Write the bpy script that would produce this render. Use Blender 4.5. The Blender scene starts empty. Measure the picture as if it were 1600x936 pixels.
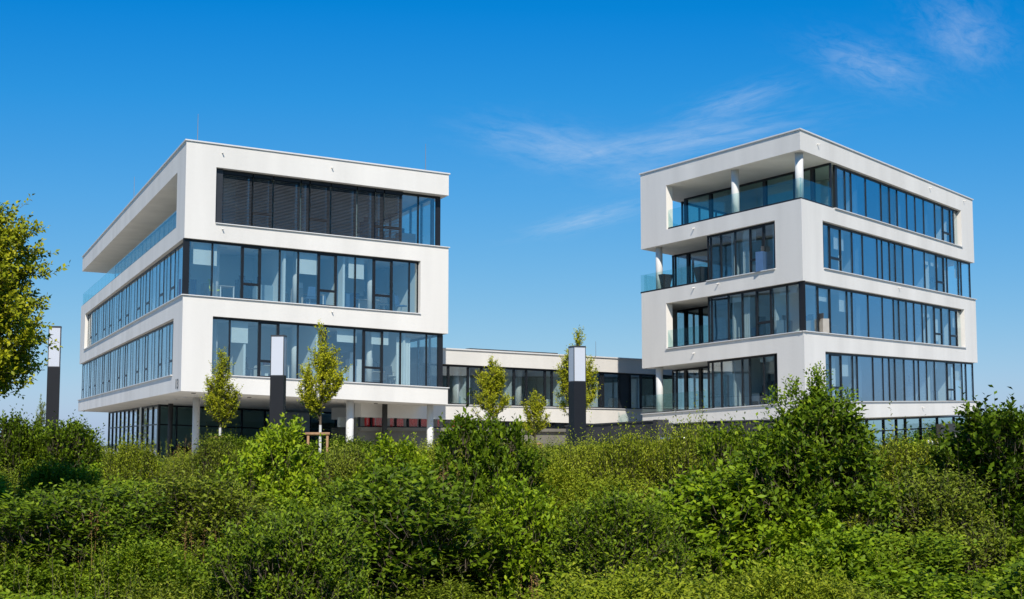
import bpy, math, random
import numpy as np
from mathutils import Vector
PI = math.pi
random.seed(7)
SC = bpy.context.scene
COL = SC.collection

# ------------------------------------------------------------------ camera
FPX, PITCH = 2115.7, math.radians(5.432)
cam_d = bpy.data.cameras.new('camera'); cam = bpy.data.objects.new('camera', cam_d); COL.objects.link(cam)
cam_d.sensor_width = 36; cam_d.lens = FPX / 1600 * 36
cam_d.clip_start = 0.1; cam_d.clip_end = 6000
cam.location = (0, 0, 0); cam.rotation_euler = (PI / 2 + PITCH, 0, 0)
SC.camera = cam
# ------------------------------------------------------------------ light
SUN_EL, SUN_AZ = math.radians(40), math.radians(176)      # azimuth clockwise from +Y
w = bpy.data.worlds.new('World'); SC.world = w; w.use_nodes = True
NT = w.node_tree; NT.nodes.clear()
def wn(t, **k):
    n = NT.nodes.new(t)
    for a, b in k.items(): setattr(n, a, b)
    return n
sky = wn('ShaderNodeTexSky', sky_type='NISHITA', sun_disc=False)
sky.sun_elevation = SUN_EL; sky.sun_rotation = SUN_AZ
sky.altitude = 200; sky.air_density = 1.0; sky.dust_density = 0.3; sky.ozone_density = 3.0
dn = wn('ShaderNodeVectorMath', operation='SCALE'); dn.inputs['Scale'].default_value = .11; NT.links.new(sky.outputs[0], dn.inputs[0])
crv = wn('ShaderNodeRGBCurve'); NT.links.new(dn.outputs[0], crv.inputs['Color'])      # one tone curve for the whole sky (polarised look)
for ci_, pts_ in ((0, [(0, 0), (.199, .002), (.256, .026), (.352, .088), (.627, .26), (.889, .42), (1, .47)]), (1, [(0, 0), (.342, .23), (.43, .30), (.567, .385), (.87, .545), (.96, .60), (1, .62)]), (2, [(0, 0), (.60, .69), (.70, .745), (.835, .785), (1, .80)])):
    c_ = crv.mapping.curves[ci_]; c_.points[0].location = pts_[0]; c_.points[-1].location = pts_[-1]
    for p_ in pts_[1:-1]: c_.points.new(*p_)
    for p_ in c_.points: p_.handle_type = 'VECTOR'
crv.mapping.extend = 'HORIZONTAL'; crv.mapping.update()
hs = wn('ShaderNodeVectorMath', operation='SCALE'); hs.inputs['Scale'].default_value = 8.0; NT.links.new(crv.outputs[0], hs.inputs[0])
bg = wn('ShaderNodeBackground'); bg.inputs['Strength'].default_value = 0.125
wo = wn('ShaderNodeOutputWorld'); tc = wn('ShaderNodeTexCoord')
def wm(op, a, b=None):
    n = wn('ShaderNodeMath', operation=op)
    for i, x in enumerate((a, b)):
        if x is None: continue
        if isinstance(x, (int, float)): n.inputs[i].default_value = x
        else: NT.links.new(x, n.inputs[i])
    return n.outputs[0]
def wdot(vec):
    n = wn('ShaderNodeVectorMath', operation='DOT_PRODUCT'); NT.links.new(tc.outputs['Generated'], n.inputs[0])
    n.inputs[1].default_value = vec; return n.outputs['Value']
def sky_dir(az, el):
    a, e = math.radians(az), math.radians(el)
    return Vector((math.sin(a) * math.cos(e), math.cos(a) * math.cos(e), math.sin(e)))
# thin cirrus: (azimuth, elevation, tilt, half length, half width in degrees, strength)
CIRRUS = [(1.9, 11.9, -10, 3.4, .95, .55), (4.1, 11.8, 14, 2.6, .45, .30), (8.0, 12.1, 8, 4.6, .70, .62), (9.5, 13.5, 15, 2.6, .6, .45),
          (3.2, 8.8, 13, 2.6, .42, .62), (15.2, 14.7, -20, 2.4, .95, .55), (18.8, 15.7, -35, 1.9, 1.3, .50), (5.6, 10.6, 5, 2.2, .6, .34),
          (-48, 22, 20, 9, 2, .6), (52, 30, -15, 10, 2.2, .6), (120, 24, 10, 12, 2.5, .6), (-130, 30, 12, 12, 2.5, .6)]
acc = None
for az, el, tilt, hl, hw, st in CIRRUS:
    c = sky_dir(az, el); e1 = Vector((0, 0, 1)).cross(c).normalized() * -1; e2 = c.cross(e1) * -1
    if e2.z < 0: e2 = -e2
    t = math.radians(tilt); u = e1 * math.cos(t) + e2 * math.sin(t); v = -e1 * math.sin(t) + e2 * math.cos(t)
    du = wm('MULTIPLY', wm('SUBTRACT', wdot(u), u.dot(c)), 1 / math.radians(hl))
    dv = wm('MULTIPLY', wm('SUBTRACT', wdot(v), v.dot(c)), 1 / math.radians(hw))
    front = wm('GREATER_THAN', wdot(c), 0.3)
    comb = wn('ShaderNodeCombineXYZ'); NT.links.new(wm('MULTIPLY', du, 1.1), comb.inputs[0]); NT.links.new(wm('MULTIPLY', dv, 1.2), comb.inputs[1]); comb.inputs[2].default_value = az
    nz = wn('ShaderNodeTexNoise'); nz.inputs['Scale'].default_value = 2.0; nz.inputs['Detail'].default_value = 12; nz.inputs['Roughness'].default_value = .68; nz.inputs['Distortion'].default_value = .45
    NT.links.new(comb.outputs[0], nz.inputs['Vector'])
    r2 = wm('ADD', wm('MULTIPLY', du, du), wm('MULTIPLY', dv, dv))
    g = wm('POWER', 2.718, wm('MULTIPLY', r2, -1.0))
    m = wm('MULTIPLY', wm('MAXIMUM', wm('SUBTRACT', wm('ADD', nz.outputs['Fac'], wm('MULTIPLY', g, .25)), .46), 0), 1.7)
    m = wm('MULTIPLY', wm('MULTIPLY', m, g), wm('MULTIPLY', front, st))
    acc = m if acc is None else wm('ADD', acc, m)
acc = wm('MINIMUM', wm('MULTIPLY', acc, .68), .5)
mix = wn('ShaderNodeMixRGB'); NT.links.new(acc, mix.inputs[0]); NT.links.new(hs.outputs[0], mix.inputs[1]); mix.inputs[2].default_value = (5.6, 6.3, 7.2, 1)
NT.links.new(mix.outputs[0], bg.inputs['Color']); NT.links.new(bg.outputs[0], wo.inputs['Surface'])
sun_d = bpy.data.lights.new('sun', 'SUN'); sun_d.energy = 4.65; sun_d.angle = math.radians(0.53); sun_d.color = (1, .94, .85)
sun = bpy.data.objects.new('sun', sun_d); COL.objects.link(sun)
sd = Vector((math.sin(SUN_AZ) * math.cos(SUN_EL), math.cos(SUN_AZ) * math.cos(SUN_EL), math.sin(SUN_EL)))
sun.location = (0, -20, 40); sun.rotation_euler = sd.to_track_quat('Z', 'Y').to_euler()
vs = SC.view_settings; vs.view_transform = 'Standard'; vs.look = 'None'; vs.gamma = 1; vs.use_curve_mapping = False; vs.exposure = 0.0
SC.cycles.max_bounces = 7; SC.cycles.transparent_max_bounces = 20; SC.cycles.diffuse_bounces = 3; SC.cycles.glossy_bounces = 3
SC.cycles.caustics_reflective = False; SC.cycles.caustics_refractive = False

# ------------------------------------------------------------------ materials
MATS = {}
def mat(name, col, rough=.6, noise=0, scale=3, bump=0, metal=0, spec=.5, streak=False, emit=0):
    m = bpy.data.materials.new(name); m.use_nodes = True; nt = m.node_tree; b = nt.nodes['Principled BSDF']
    b.inputs['Base Color'].default_value = (*col, 1); b.inputs['Roughness'].default_value = rough; b.inputs['Metallic'].default_value = metal
    b.inputs['Specular IOR Level'].default_value = spec
    if noise or bump:
        t = nt.nodes.new('ShaderNodeTexCoord'); n = nt.nodes.new('ShaderNodeTexNoise'); n.inputs['Scale'].default_value = scale; n.inputs['Detail'].default_value = 6
        if streak:
            mp = nt.nodes.new('ShaderNodeMapping'); mp.inputs['Scale'].default_value = (1, 1, .12); nt.links.new(t.outputs['Object'], mp.inputs[0]); nt.links.new(mp.outputs[0], n.inputs['Vector'])
        else: nt.links.new(t.outputs['Object'], n.inputs['Vector'])
        r = nt.nodes.new('ShaderNodeMapRange'); r.inputs['From Min'].default_value = .3; r.inputs['From Max'].default_value = .7
        r.inputs['To Min'].default_value = 1 - noise; r.inputs['To Max'].default_value = 1 + noise * .3
        nt.links.new(n.outputs['Fac'], r.inputs['Value'])
        mx = nt.nodes.new('ShaderNodeVectorMath'); mx.operation = 'SCALE'; mx.inputs[0].default_value = col; nt.links.new(r.outputs[0], mx.inputs['Scale']); nt.links.new(mx.outputs[0], b.inputs['Base Color'])
        if bump:
            n2 = nt.nodes.new('ShaderNodeTexNoise'); n2.inputs['Scale'].default_value = scale * 12; nt.links.new(t.outputs['Object'], n2.inputs['Vector'])
            bp = nt.nodes.new('ShaderNodeBump'); bp.inputs['Strength'].default_value = bump; bp.inputs['Distance'].default_value = .02
            nt.links.new(n2.outputs['Fac'], bp.inputs['Height']); nt.links.new(bp.outputs[0], b.inputs['Normal'])
    MATS[name] = m; return m
mat('plaster', (.82, .785, .725), .85, .11, .6, .25, streak=True)
mat('coping', (.76, .75, .73), .5, .06, 2)
mat('dark_frame', (.016, .018, .022), .4, .1, 3, spec=.35)
mat('column', (.74, .73, .70), .7, .08, 1.5, .1)
mat('dark_column', (.05, .05, .05), .6, .1, 2)
mat('inner_wall', (.80, .84, .82), .9, .06, .8)
mat('inner_floor', (.42, .41, .39), .7, .1, 1)
mat('partition', (.68, .74, .74), .9, .08, .6)
mat('door', (.22, .30, .36), .5, .1, 2)
mat('blind', (.046, .052, .060), .55, .25, 2)
mat('perforated', (.035, .038, .043), .5, .2, 3)
mat('anthracite', (.014, .015, .019), .5, .12, 2.5, spec=.3)
mat('lamp_panel', (.62, .64, .70), .35, .03, 1)
mat('lamp_edge', (.05, .05, .055), .4, .1, 3)
mat('gabion', (.050, .048, .050), .8, .35, 1.6, .4)
mat('retaining', (.23, .215, .18), .9, .25, .7, .3)
mat('paving', (.46, .43, .37), .9, .15, .5, .2)
mat('asphalt', (.06, .06, .06), .9, .2, .8)
mat('soil', (.045, .04, .022), 1, .4, 1.5, .5)
mat('bark', (.12, .09, .06), .9, .3, 9, .6)
mat('limewash', (.72, .70, .66), .85, .15, 9, .3)
mat('stake_wood', (.42, .24, .12), .75, .25, 9, .3)
mat('steel', (.55, .56, .58), .3, .1, 4, metal=.8)
mat('wood_desk', (.48, .44, .38), .5, .1, 3)
mat('white_fitting', (.72, .73, .73), .5, .05, 3)
mat('yellow_fabric', (.55, .60, .05), .8, .1, 4)
mat('grey_fabric', (.06, .07, .08), .8, .1, 4)
mat('blue_fabric', (.05, .12, .25), .8, .1, 4)
mat('book_red', (.35, .06, .05), .7, .4, 5)
mat('book_white', (.6, .6, .55), .7, .4, 5)
mat('red_curtain', (.85, .012, .02), .8, .2, 1.2)
mat('sheer_curtain', (.70, .74, .72), .9, .08, 1.2)
mat('planter', (.03, .03, .035), .5, .1, 3)
mat('rod', (.35, .36, .38), .4, .05, 3, metal=.6)
mat('screen_glass_edge', (.15, .35, .30), .3)
def glass_mat(name, tint, r0, rmax=.85, add=0):
    m = bpy.data.materials.new(name); m.use_nodes = True; nt = m.node_tree; nt.nodes.remove(nt.nodes['Principled BSDF'])
    out = nt.nodes['Material Output']; tr = nt.nodes.new('ShaderNodeBsdfTransparent'); tr.inputs[0].default_value = (*tint, 1)
    gl = nt.nodes.new('ShaderNodeBsdfGlossy'); gl.inputs['Roughness'].default_value = .0; gl.inputs['Color'].default_value = (.92, .97, 1, 1)
    lw = nt.nodes.new('ShaderNodeLayerWeight'); lw.inputs['Blend'].default_value = .5      # facing: 0 head-on .. 1 grazing
    p = nt.nodes.new('ShaderNodeMath'); p.operation = 'POWER'; p.inputs[1].default_value = 3.5; nt.links.new(lw.outputs['Facing'], p.inputs[0])
    r = nt.nodes.new('ShaderNodeMapRange'); r.inputs['To Min'].default_value = r0; r.inputs['To Max'].default_value = rmax; nt.links.new(p.outputs[0], r.inputs['Value'])
    # very slight waviness of the panes
    t = nt.nodes.new('ShaderNodeTexCoord'); n = nt.nodes.new('ShaderNodeTexNoise'); n.inputs['Scale'].default_value = .5; nt.links.new(t.outputs['Object'], n.inputs['Vector'])
    bp = nt.nodes.new('ShaderNodeBump'); bp.inputs['Strength'].default_value = .06; bp.inputs['Distance'].default_value = .05; nt.links.new(n.outputs['Fac'], bp.inputs['Height']); nt.links.new(bp.outputs[0], gl.inputs['Normal'])
    mx = nt.nodes.new('ShaderNodeMixShader'); nt.links.new(r.outputs[0], mx.inputs[0]); nt.links.new(tr.outputs[0], mx.inputs[1]); nt.links.new(gl.outputs[0], mx.inputs[2]); nt.links.new(mx.outputs[0], out.inputs[0])
    MATS[name] = m; return m
glass_mat('glass', (.92, .975, .98), .15)
glass_mat('solar_glass', (.66, .76, .82), .36)
glass_mat('side_glass', (.84, .92, .95), .20, .7)
glass_mat('dark_glass', (.42, .44, .36), .05)
glass_mat('clear_glass', (.97, .96, .95), .04, .5)
glass_mat('rail_glass', (.86, .95, .94), .04, .4)
glass_mat('green_glass', (.76, .88, .84), .06, .45)

# ------------------------------------------------------------------ mesh helpers
def new_obj(name, verts, faces, m, parent=None, origin=(0, 0, 0), smooth=False):
    me = bpy.data.meshes.new(name); o = Vector(origin)
    me.from_pydata([tuple(Vector(v) - o) for v in verts], [], faces); me.materials.append(MATS[m] if isinstance(m, str) else m)
    if smooth:
        for p in me.polygons: p.use_smooth = True
    ob = bpy.data.objects.new(name, me); COL.objects.link(ob)
    if parent is not None: ob.parent = parent
    else: ob.location = o
    return ob
def tag(o, label=None, cat=None, group=None, kind=None):
    if label: o['label'] = label
    if cat: o['category'] = cat
    if group: o['group'] = group
    if kind: o['kind'] = kind
    return o
def empty(name, loc, label, cat, group=None, rz=0):
    o = bpy.data.objects.new(name, None); COL.objects.link(o); o.location = loc; o.rotation_euler = (0, 0, rz); o.empty_display_size = .3
    return tag(o, label, cat, group)
class MB:
    def __init__(s): s.v = []; s.f = []
    def add(s, vs, fs):
        b = len(s.v); s.v += [tuple(x) for x in vs]; s.f += [tuple(b + i for i in f) for f in fs]; return s
    def prism(s, poly, z0, z1):
        n = len(poly)
        a = sum(poly[i][0] * poly[(i + 1) % n][1] - poly[(i + 1) % n][0] * poly[i][1] for i in range(n))
        if a < 0: poly = poly[::-1]
        return s.add([(p[0], p[1], z0) for p in poly] + [(p[0], p[1], z1) for p in poly],
                     [tuple(range(n))[::-1], tuple(range(n, 2 * n))] + [(i, (i + 1) % n, n + (i + 1) % n, n + i) for i in range(n)])
    def box(s, x0, x1, y0, y1, z0, z1): return s.prism([(x0, y0), (x1, y0), (x1, y1), (x0, y1)], z0, z1)
    def tube(s, p0, p1, r0, r1=None, n=8, cap=True):
        r1 = r0 if r1 is None else r1; p0 = Vector(p0); p1 = Vector(p1); d = (p1 - p0).normalized()
        a = d.orthogonal().normalized(); b = d.cross(a)
        vs = [tuple(p + (a * math.cos(2 * PI * i / n) + b * math.sin(2 * PI * i / n)) * r) for p, r in ((p0, r0), (p1, r1)) for i in range(n)]
        fs = [(i, (i + 1) % n, n + (i + 1) % n, n + i) for i in range(n)]
        if cap: fs += [tuple(range(n))[::-1], tuple(range(n, 2 * n))]
        return s.add(vs, fs)
    def build(s, name, m, parent=None, origin=(0, 0, 0), smooth=False): return new_obj(name, s.v, s.f, m, parent, origin, smooth)

def ray_x(u, y, z=0):       # x of the sight line of picture column u at distance y, height z
    return (u - 800) / FPX * (y * math.cos(PITCH) + z * math.sin(PITCH))
def ray_z(v, y):            # height of the sight line of picture row v at distance y
    k = (468 - v) / FPX; c, s_ = math.cos(PITCH), math.sin(PITCH)
    return y * (k * c + s_) / (c - k * s_)

# ------------------------------------------------------------------ building kit
class Bld:
    def __init__(s, root_name, O, label, ztop, pts, ws):
        s.O = Vector((O[0], O[1], 0)); s.root = empty(root_name, (O[0], O[1], -2.3), label, 'office building')
        s.org = Vector((O[0], O[1], -2.3))
        A = np.array([[1, p[0], p[1]] for p in pts]); s.c = np.linalg.solve(A, np.array(ws)); s.zt = ztop
    def warp(s, p):
        return (p[0], p[1], p[2] + (s.zt - p[2]) / 12.5 * (s.c[0] + s.c[1] * p[0] + s.c[2] * p[1]))
    def part(s, name, mb, m, parent=None, label=None, smooth=False):
        vs = [s.warp(v) for v in mb.v]
        o = new_obj(name, [tuple(Vector(v) - s.org) for v in vs], mb.f, m, parent or s.root, smooth=smooth)
        if label: o['label'] = label
        return o
class Face:
    """vertical face from P0 to P1; s metres along, o metres inward"""
    def __init__(s, P0, P1, inside):
        s.P0 = Vector(P0).to_2d(); s.P1 = Vector(P1).to_2d(); s.L = (s.P1 - s.P0).length; s.t = (s.P1 - s.P0) / s.L
        n = Vector((-s.t.y, s.t.x))
        if (Vector(inside).to_2d() - s.P0).dot(n) < 0: n = -n
        s.n = n
    def pt(s, a, o=0): return s.P0 + s.t * a + s.n * o
    def s_at(s, u, z=0, o=0):
        k = (u - 800) / FPX; c, sn = math.cos(PITCH), math.sin(PITCH); P = s.P0 + s.n * o
        return (k * (P.y * c + z * sn) - P.x) / (s.t.x - k * s.t.y * c)
    def slab(s, mb, s0, s1, o0, o1, z0, z1): return mb.prism([s.pt(s0, o0), s.pt(s1, o0), s.pt(s1, o1), s.pt(s0, o1)], z0, z1)
def inter(p, d, q, e):
    den = d.x * e.y - d.y * e.x; t = ((q.x - p.x) * e.y - (q.y - p.y) * e.x) / den; return p + d * t
def inset(poly, ds):
    n = len(poly); P = [Vector(p).to_2d() for p in poly]; c = sum(P, Vector((0, 0))) / n; L = []
    for i in range(n):
        f = Face(P[i], P[(i + 1) % n], c); L.append((f.pt(0, ds[i]), f.t))
    return [inter(L[i - 1][0], L[i - 1][1], L[i][0], L[i][1]) for i in range(n)]

def strip(B, F, cuts, z0, z1, o=.22, casements=(), posts=(), kinds=None, glass='glass', name='window_strip', transom=.29, wide=.065, md=.12, fw=.06):
    """a ribbon window: rails (part) with mullions, panes and casement frames (sub-parts)"""
    mb = MB(); F.slab(mb, cuts[0], cuts[-1], o, o + .12, z0, z0 + .07); root = B.part(name, mb, 'dark_frame')
    mb = MB(); F.slab(mb, cuts[0], cuts[-1], o, o + .12, z1 - .11, z1); B.part('top_rail', mb, 'dark_frame', root)
    zb, zt = z0 + .07, z1 - .11
    for i, a in enumerate(cuts):
        wd = .26 if i in posts else wide
        a0 = min(max(a - wd / 2, cuts[0]), cuts[-1] - wd)
        m = MB(); F.slab(m, a0, a0 + wd, o + (.012 if wd < .1 else -.012), o + .012 + md, zb, zt); B.part('mullion', m, 'dark_frame', root)
    for i in range(len(cuts) - 1):
        a, b = cuts[i] + wide / 2 + .002, cuts[i + 1] - wide / 2 - .002
        if b - a < .05: continue
        m = MB(); ti = random.uniform(-.004, .004)
        g = (kinds[i] if kinds else glass)
        gg = .05 if md > .1 else .022; p = [F.pt(a, o + gg + ti), F.pt(b, o + gg - ti), F.pt(b, o + gg + .024 - ti), F.pt(a, o + gg + .024 + ti)]
        m.prism(p, zb, zt)
        B.part('glass_pane', m, 'glass' if g == 'panel' else g, root)
        if g == 'panel': q = MB(); F.slab(q, a, b, o + .16, o + .2, zb, zt); B.part('blind_panel', q, 'perforated', root)
        if i in casements:
            zm = zb + (zt - zb) * transom; q = MB()
            F.slab(q, a, a + fw, o, o + .045, zb, zt); F.slab(q, b - fw, b, o, o + .045, zb, zt)
            F.slab(q, a + fw, b - fw, o, o + .045, zt - fw, zt); F.slab(q, a + fw, b - fw, o, o + .045, zm - .06, zm + .06)
            F.slab(q, a + fw, b - fw, o, o + .045, zb, zb + .05)
            B.part('casement_frame', q, 'dark_frame', root)
    return root
def sill(B, F, s0, s1, z, parent=None):
    m = MB(); F.slab(m, s0, s1, -.09, .2, z + .003, z + .045); return B.part('sill', m, 'coping', parent)
def spout(B, F, s0, z):
    m = MB(); p = F.pt(s0, .05); q = F.pt(s0, -.17); m.tube((p.x, p.y, z), (q.x, q.y, z - .05), .03, n=8); B.part('overflow_spout', m, 'plaster', smooth=True)
def column(B, x, y, z0, z1, r=.2, m='column', n=20):
    mb = MB(); mb.tube((x, y, z0), (x, y, z1), r, n=n); o = B.part('column', mb, m)
    for p in o.data.polygons: p.use_smooth = len(p.vertices) == 4
    return o
def balustrade(B, F, s0, s1, z, o=.08, h=1.05, seg=1.9):
    n = max(1, round((s1 - s0) / seg)); rail = MB(); F.slab(rail, s0, s1, o - .02, o + .04, z + .003, z + .10); r = B.part('balustrade', rail, 'dark_frame')
    for i in range(n):
        a = s0 + (s1 - s0) * i / n + .01; b = s0 + (s1 - s0) * (i + 1) / n - .01
        m = MB(); F.slab(m, a, b, o, o + .02, z + .06, z + h); B.part('glass_panel', m, 'rail_glass', r)
def corner_pier(B, c, Fa, sa, Fb, sb, z0, z1, th=.45):
    """L-shaped pier round a corner c: sa metres along face Fa, sb along Fb (both start at c)"""
    ia = inter(Fa.pt(0, th), Fa.t, Fb.pt(0, th), Fb.t)
    poly = [Fa.pt(sa), Fa.pt(0), Fb.pt(sb), Fb.pt(sb, th), ia, Fa.pt(sa, th)]
    m = MB(); n = len(poly)
    a = sum(poly[i][0] * poly[(i + 1) % n][1] - poly[(i + 1) % n][0] * poly[i][1] for i in range(n))
    if a < 0: poly = poly[::-1]
    for q in ([0, 1, 4, 5], [1, 2, 3, 4]) if a > 0 else ([5 - 0, 5 - 1, 5 - 4, 5 - 5], [5 - 1, 5 - 2, 5 - 3, 5 - 4]):
        pass
    B.part('corner_pier', m.prism(poly, z0, z1), 'plaster')

# ================================================================== THE SETTING
def ground_z(x, y):
    prof = [(-40, -1.7), (5, -1.7), (11, -3.5), (14, -4.1), (32, -3.7), (45, -2.6), (52, -2.35), (150, -2.35), (400, -7), (3000, -52)]
    for (a, za), (b, zb) in zip(prof, prof[1:]):
        if y <= b:
            t = max(0, min(1, (y - a) / (b - a))); t = t * t * (3 - 2 * t); return za + (zb - za) * t
    return -52
xs = [-1500, -400, -150, -90, -60] + list(range(-50, 51, 2)) + [60, 90, 150, 400, 1500]
ys = [-400, -40] + list(range(-10, 56, 2)) + [60, 80, 120, 200, 400, 900, 3000]
gv = [(x, y, ground_z(x, y) + (random.uniform(-.06, .06) if abs(x) <= 50 and 10 < y < 50 else 0)) for y in ys for x in xs]
gf = [(j * len(xs) + i, j * len(xs) + i + 1, (j + 1) * len(xs) + i + 1, (j + 1) * len(xs) + i) for j in range(len(ys) - 1) for i in range(len(xs) - 1)]
mg = mat('meadow', (.055, .075, .02), 1, .5, .2, .4)
tag(new_obj('ground', gv, gf, 'meadow', smooth=True), kind='structure')
m = MB(); m.prism([(-60, 54), (44, 54), (60, 130), (-60, 150)], -2.34, -2.31); tag(m.build('plaza', 'paving'), kind='structure')

# ================================================================== LEFT OFFICE BLOCK
A, Bc, C = Vector((-35.0, 109.57)), Vector((-15.76, 64.55)), Vector((-3.467, 73.36))
C2 = C + (A - Bc)
LB = Bld('office_building', Bc, 'white four-storey office block on round columns, left of the low link building', 13.9, [A, Bc, C], [-.1085, .301, -.192])
cen = (A + C) / 2
FF = Face(Bc, C, cen); FL = Face(Bc, A, cen); FR = Face(C, C2, cen); FB = Face(A, C2, cen)
FFr = Face(C, Bc, cen); FLr = Face(A, Bc, cen)
t3, t4, t5, t6 = 2.33, 6.17, 9.87, 13.87; b3, u4, u5, u6 = 1.47, 5.24, 9.01, 12.72
quad = [Bc, C, C2, A]
for z0, z1, lb in ((b3, t3, 'lowest white band over the columns'), (u4, t4, None), (u5, t5, None), (u6, t6, 'roof-edge band')):
    m = MB().prism(quad, z0, z1); LB.part('white_band', m, 'plaster', label=lb)
m = MB().prism(inset(quad, [-.07] * 4), t6 + .002, t6 + .07); LB.part('roof_coping', m, 'coping')
# roof set-down
# -- fourth storey
sR = FF.s_at(337, 11, 0); sP = FL.s_at(276, 11, 0)
corner_pier(LB, Bc, FF, sR, FL, sP, t5, u6)
oF = .62
cuts = [FF.s_at(u, 11.3, oF) for u in (343, 392, 424, 467, 481, 514, 555, 583, 597, 627, 654, 688)]
strip(LB, FF, cuts, t5, u6, oF, casements=(1, 4, 7, 8), posts=(11,))
cutsR = [.62 + i * 1.9 for i in range(9)]
strip(LB, FR, cutsR, t5, u6, oF, posts=(0,))
sill(LB, FF, sR, FF.L + .05, t5)
zr = []
for a, b in zip(cuts[:9], cuts[1:10]):       # outside venetian blinds, lowered
    m = MB(); k = 0; z = t5 + .12
    while z < u6 - .22:
        P_ = [FF.pt(a + .05, oF - .20), FF.pt(b - .05, oF - .20), FF.pt(b - .05, oF - .15), FF.pt(a + .05, oF - .15)]; m.add([(*P_[0], z), (*P_[1], z), (*P_[2], z + .052), (*P_[3], z + .052), (*P_[0], z + .006), (*P_[1], z + .006), (*P_[2], z + .058), (*P_[3], z + .058)], [(3, 2, 1, 0), (4, 5, 6, 7), (0, 1, 5, 4), (1, 2, 6, 5), (2, 3, 7, 6), (3, 0, 4, 7)]); z += .075
    o = LB.part('venetian_blind', m, 'blind'); o['kind'] = 'stuff'
    h = MB(); FF.slab(h, a + .03, b - .03, oF - .22, oF - .11, u6 - .2, u6 - .002); LB.part('blind_box', h, 'dark_frame', o)
m = MB(); FF.slab(m, sR + .02, cuts[0], .25, .5, t5 + .01, u6 - .01); LB.part('blind_stack', m, 'perforated')
# terrace glazing on the long left side
oT = 2.0
sE = FL.s_at(179, 11, oT)
cutsT = [sP + .5 + (sE - sP - .5) * i / 22 for i in range(23)]
strip(LB, FL, cutsT, t5, u6, oT, wide=.05, md=.045, glass='side_glass')
balustrade(LB, FL, sP + .1, FL.L - .1, t5, .1, 1.0, 2.2)
FE = Face(FL.pt(sE, oT), FL.pt(sE, 9), A)
strip(LB, FE, [0, 2, 4, 6.8], t5, u6, 0)
balustrade(LB, FB, .1, 8, t5, .1, 1.0, 2.2)
# -- third storey
sJ = FF.s_at(657, 7.6, 0); e = FF.L
cuts = [0.1] + [FF.s_at(u, 7.6, .22) for u in (331.8, 378, 407, 437.4, 466.4, 497.5, 525.8, 555.5, 584, 613, 640, 654.5)]
strip(LB, FF, cuts, t4, u5, .22, casements=(2, 6, 9))
m = MB().prism([FF.pt(0, .15), FF.pt(.34, .15), FF.pt(.34, .4), FL.pt(.4, .4), FL.pt(.4, .15)], t4, u5); LB.part('corner_post', m, 'dark_frame')
corner_pier(LB, C, FFr, FF.L - sJ, FR, 1.3, t4, u5)
sill(LB, FF, -.05, sJ - .002, t4)
sQ = FL.s_at(132.3, 7.6, 0)
def long_cuts(s0, s1, seed):
    r = random.Random(seed); c = [s0]; pat = [1.5, 1.15, 1.5, .95, 1.5, 1.15, .95]; i = r.randrange(7)
    while c[-1] < s1 - 1.6: c.append(c[-1] + pat[i % 7]); i += 1
    return c + [s1]
lc = long_cuts(.42, sQ, 3)
strip(LB, FL, lc, t4, u5, .22, casements=[i for i in range(len(lc)) if i % 7 in (3, 6)], wide=.05, md=.045, fw=.03, glass='side_glass')
corner_pier(LB, A, FLr, FL.L - sQ, FB, 1.5, t4, u5)
sill(LB, FL, -.05, sQ - .002, t4)
strip(LB, FR, [1.3 + i * 1.9 for i in range(10)], t4, u5, .22)
# -- second storey
sK = FF.s_at(331.5, 3.8, 0); sM = FL.s_at(270, 3.8, 0)
corner_pier(LB, Bc, FF, sK, FL, sM, t3, u4)
cuts = [sK] + [FF.s_at(u, 3.8, .22) for u in (359, 404.8, 435.5, 465.8, 509.4, 554.5, 568, 598, 626.3, 667, 691)]
strip(LB, FF, cuts, t3, u4, .22, casements=(2, 7), posts=(11,))
strip(LB, FR, [.25 + i * 1.9 for i in range(10)], t3, u4, .22, posts=(0,))
lc = long_cuts(sM, FL.L - .1, 5)
strip(LB, FL, lc, t3, u4, .22, casements=[i for i in range(len(lc)) if i % 7 in (1, 4)], wide=.05, md=.045, fw=.03, glass='side_glass')
sill(LB, FF, sK + .002, FF.L + .05, t3); sill(LB, FL, sM + .002, FL.L + .05, t3)
# spouts
for F_, u, z in ((FF, 347, 13.5), (FF, 347, 9.65), (FF, 518, 13.45), (FF, 518, 5.95)): spout(LB, F_, F_.s_at(u, z), z)
# inside
core = inset(quad, [6.2, 7.5, 8, 7])
for i, (z0, z1) in enumerate(((t3, u4), (t4, u5), (t5, u6))):
    LB.part('inner_wall', MB().prism(core if i < 2 else inset(quad, [6.2, 7.5, 8, 7.5]), z0 + .02, z1 - .002), 'inner_wall')
    fl = MB().prism(inset(quad, [.45, .45, .6, 2.3 if i == 2 else .45]), z0 + .003, z0 + .02); LB.part('floor_finish', fl, 'inner_floor')
for z0, z1, us in ((t3, u4, (3.4, 7.4, 12.6)), (t4, u5, (5.5, 8.9, 13.4)), (t5, u6, (3.0, 6.5, 9.8))):
    for a in us:
        m = MB(); FF.slab(m, a, a + .12, .5 if z0 != t5 else .9, 6.19, z0 + .021, z1 - .003); LB.part('partition_wall', m, 'partition')
    for a in (2.2, 6.6, 11.0):
        p = FF.pt(a, 1.3); column(LB, p.x, p.y, z0 + .021, z1 - .003, .17)
for z0, z1 in ((t3, u4), (t4, u5), (t5, u6)):
    for k in range(9):
        m = MB(); FL.slab(m, 5.2 + k * 4.7, 5.3 + k * 4.7, 2.5 if z0 == t5 else .6, 6.9, z0 + .021, z1 - .003); LB.part('partition_wall', m, 'partition')
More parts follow.
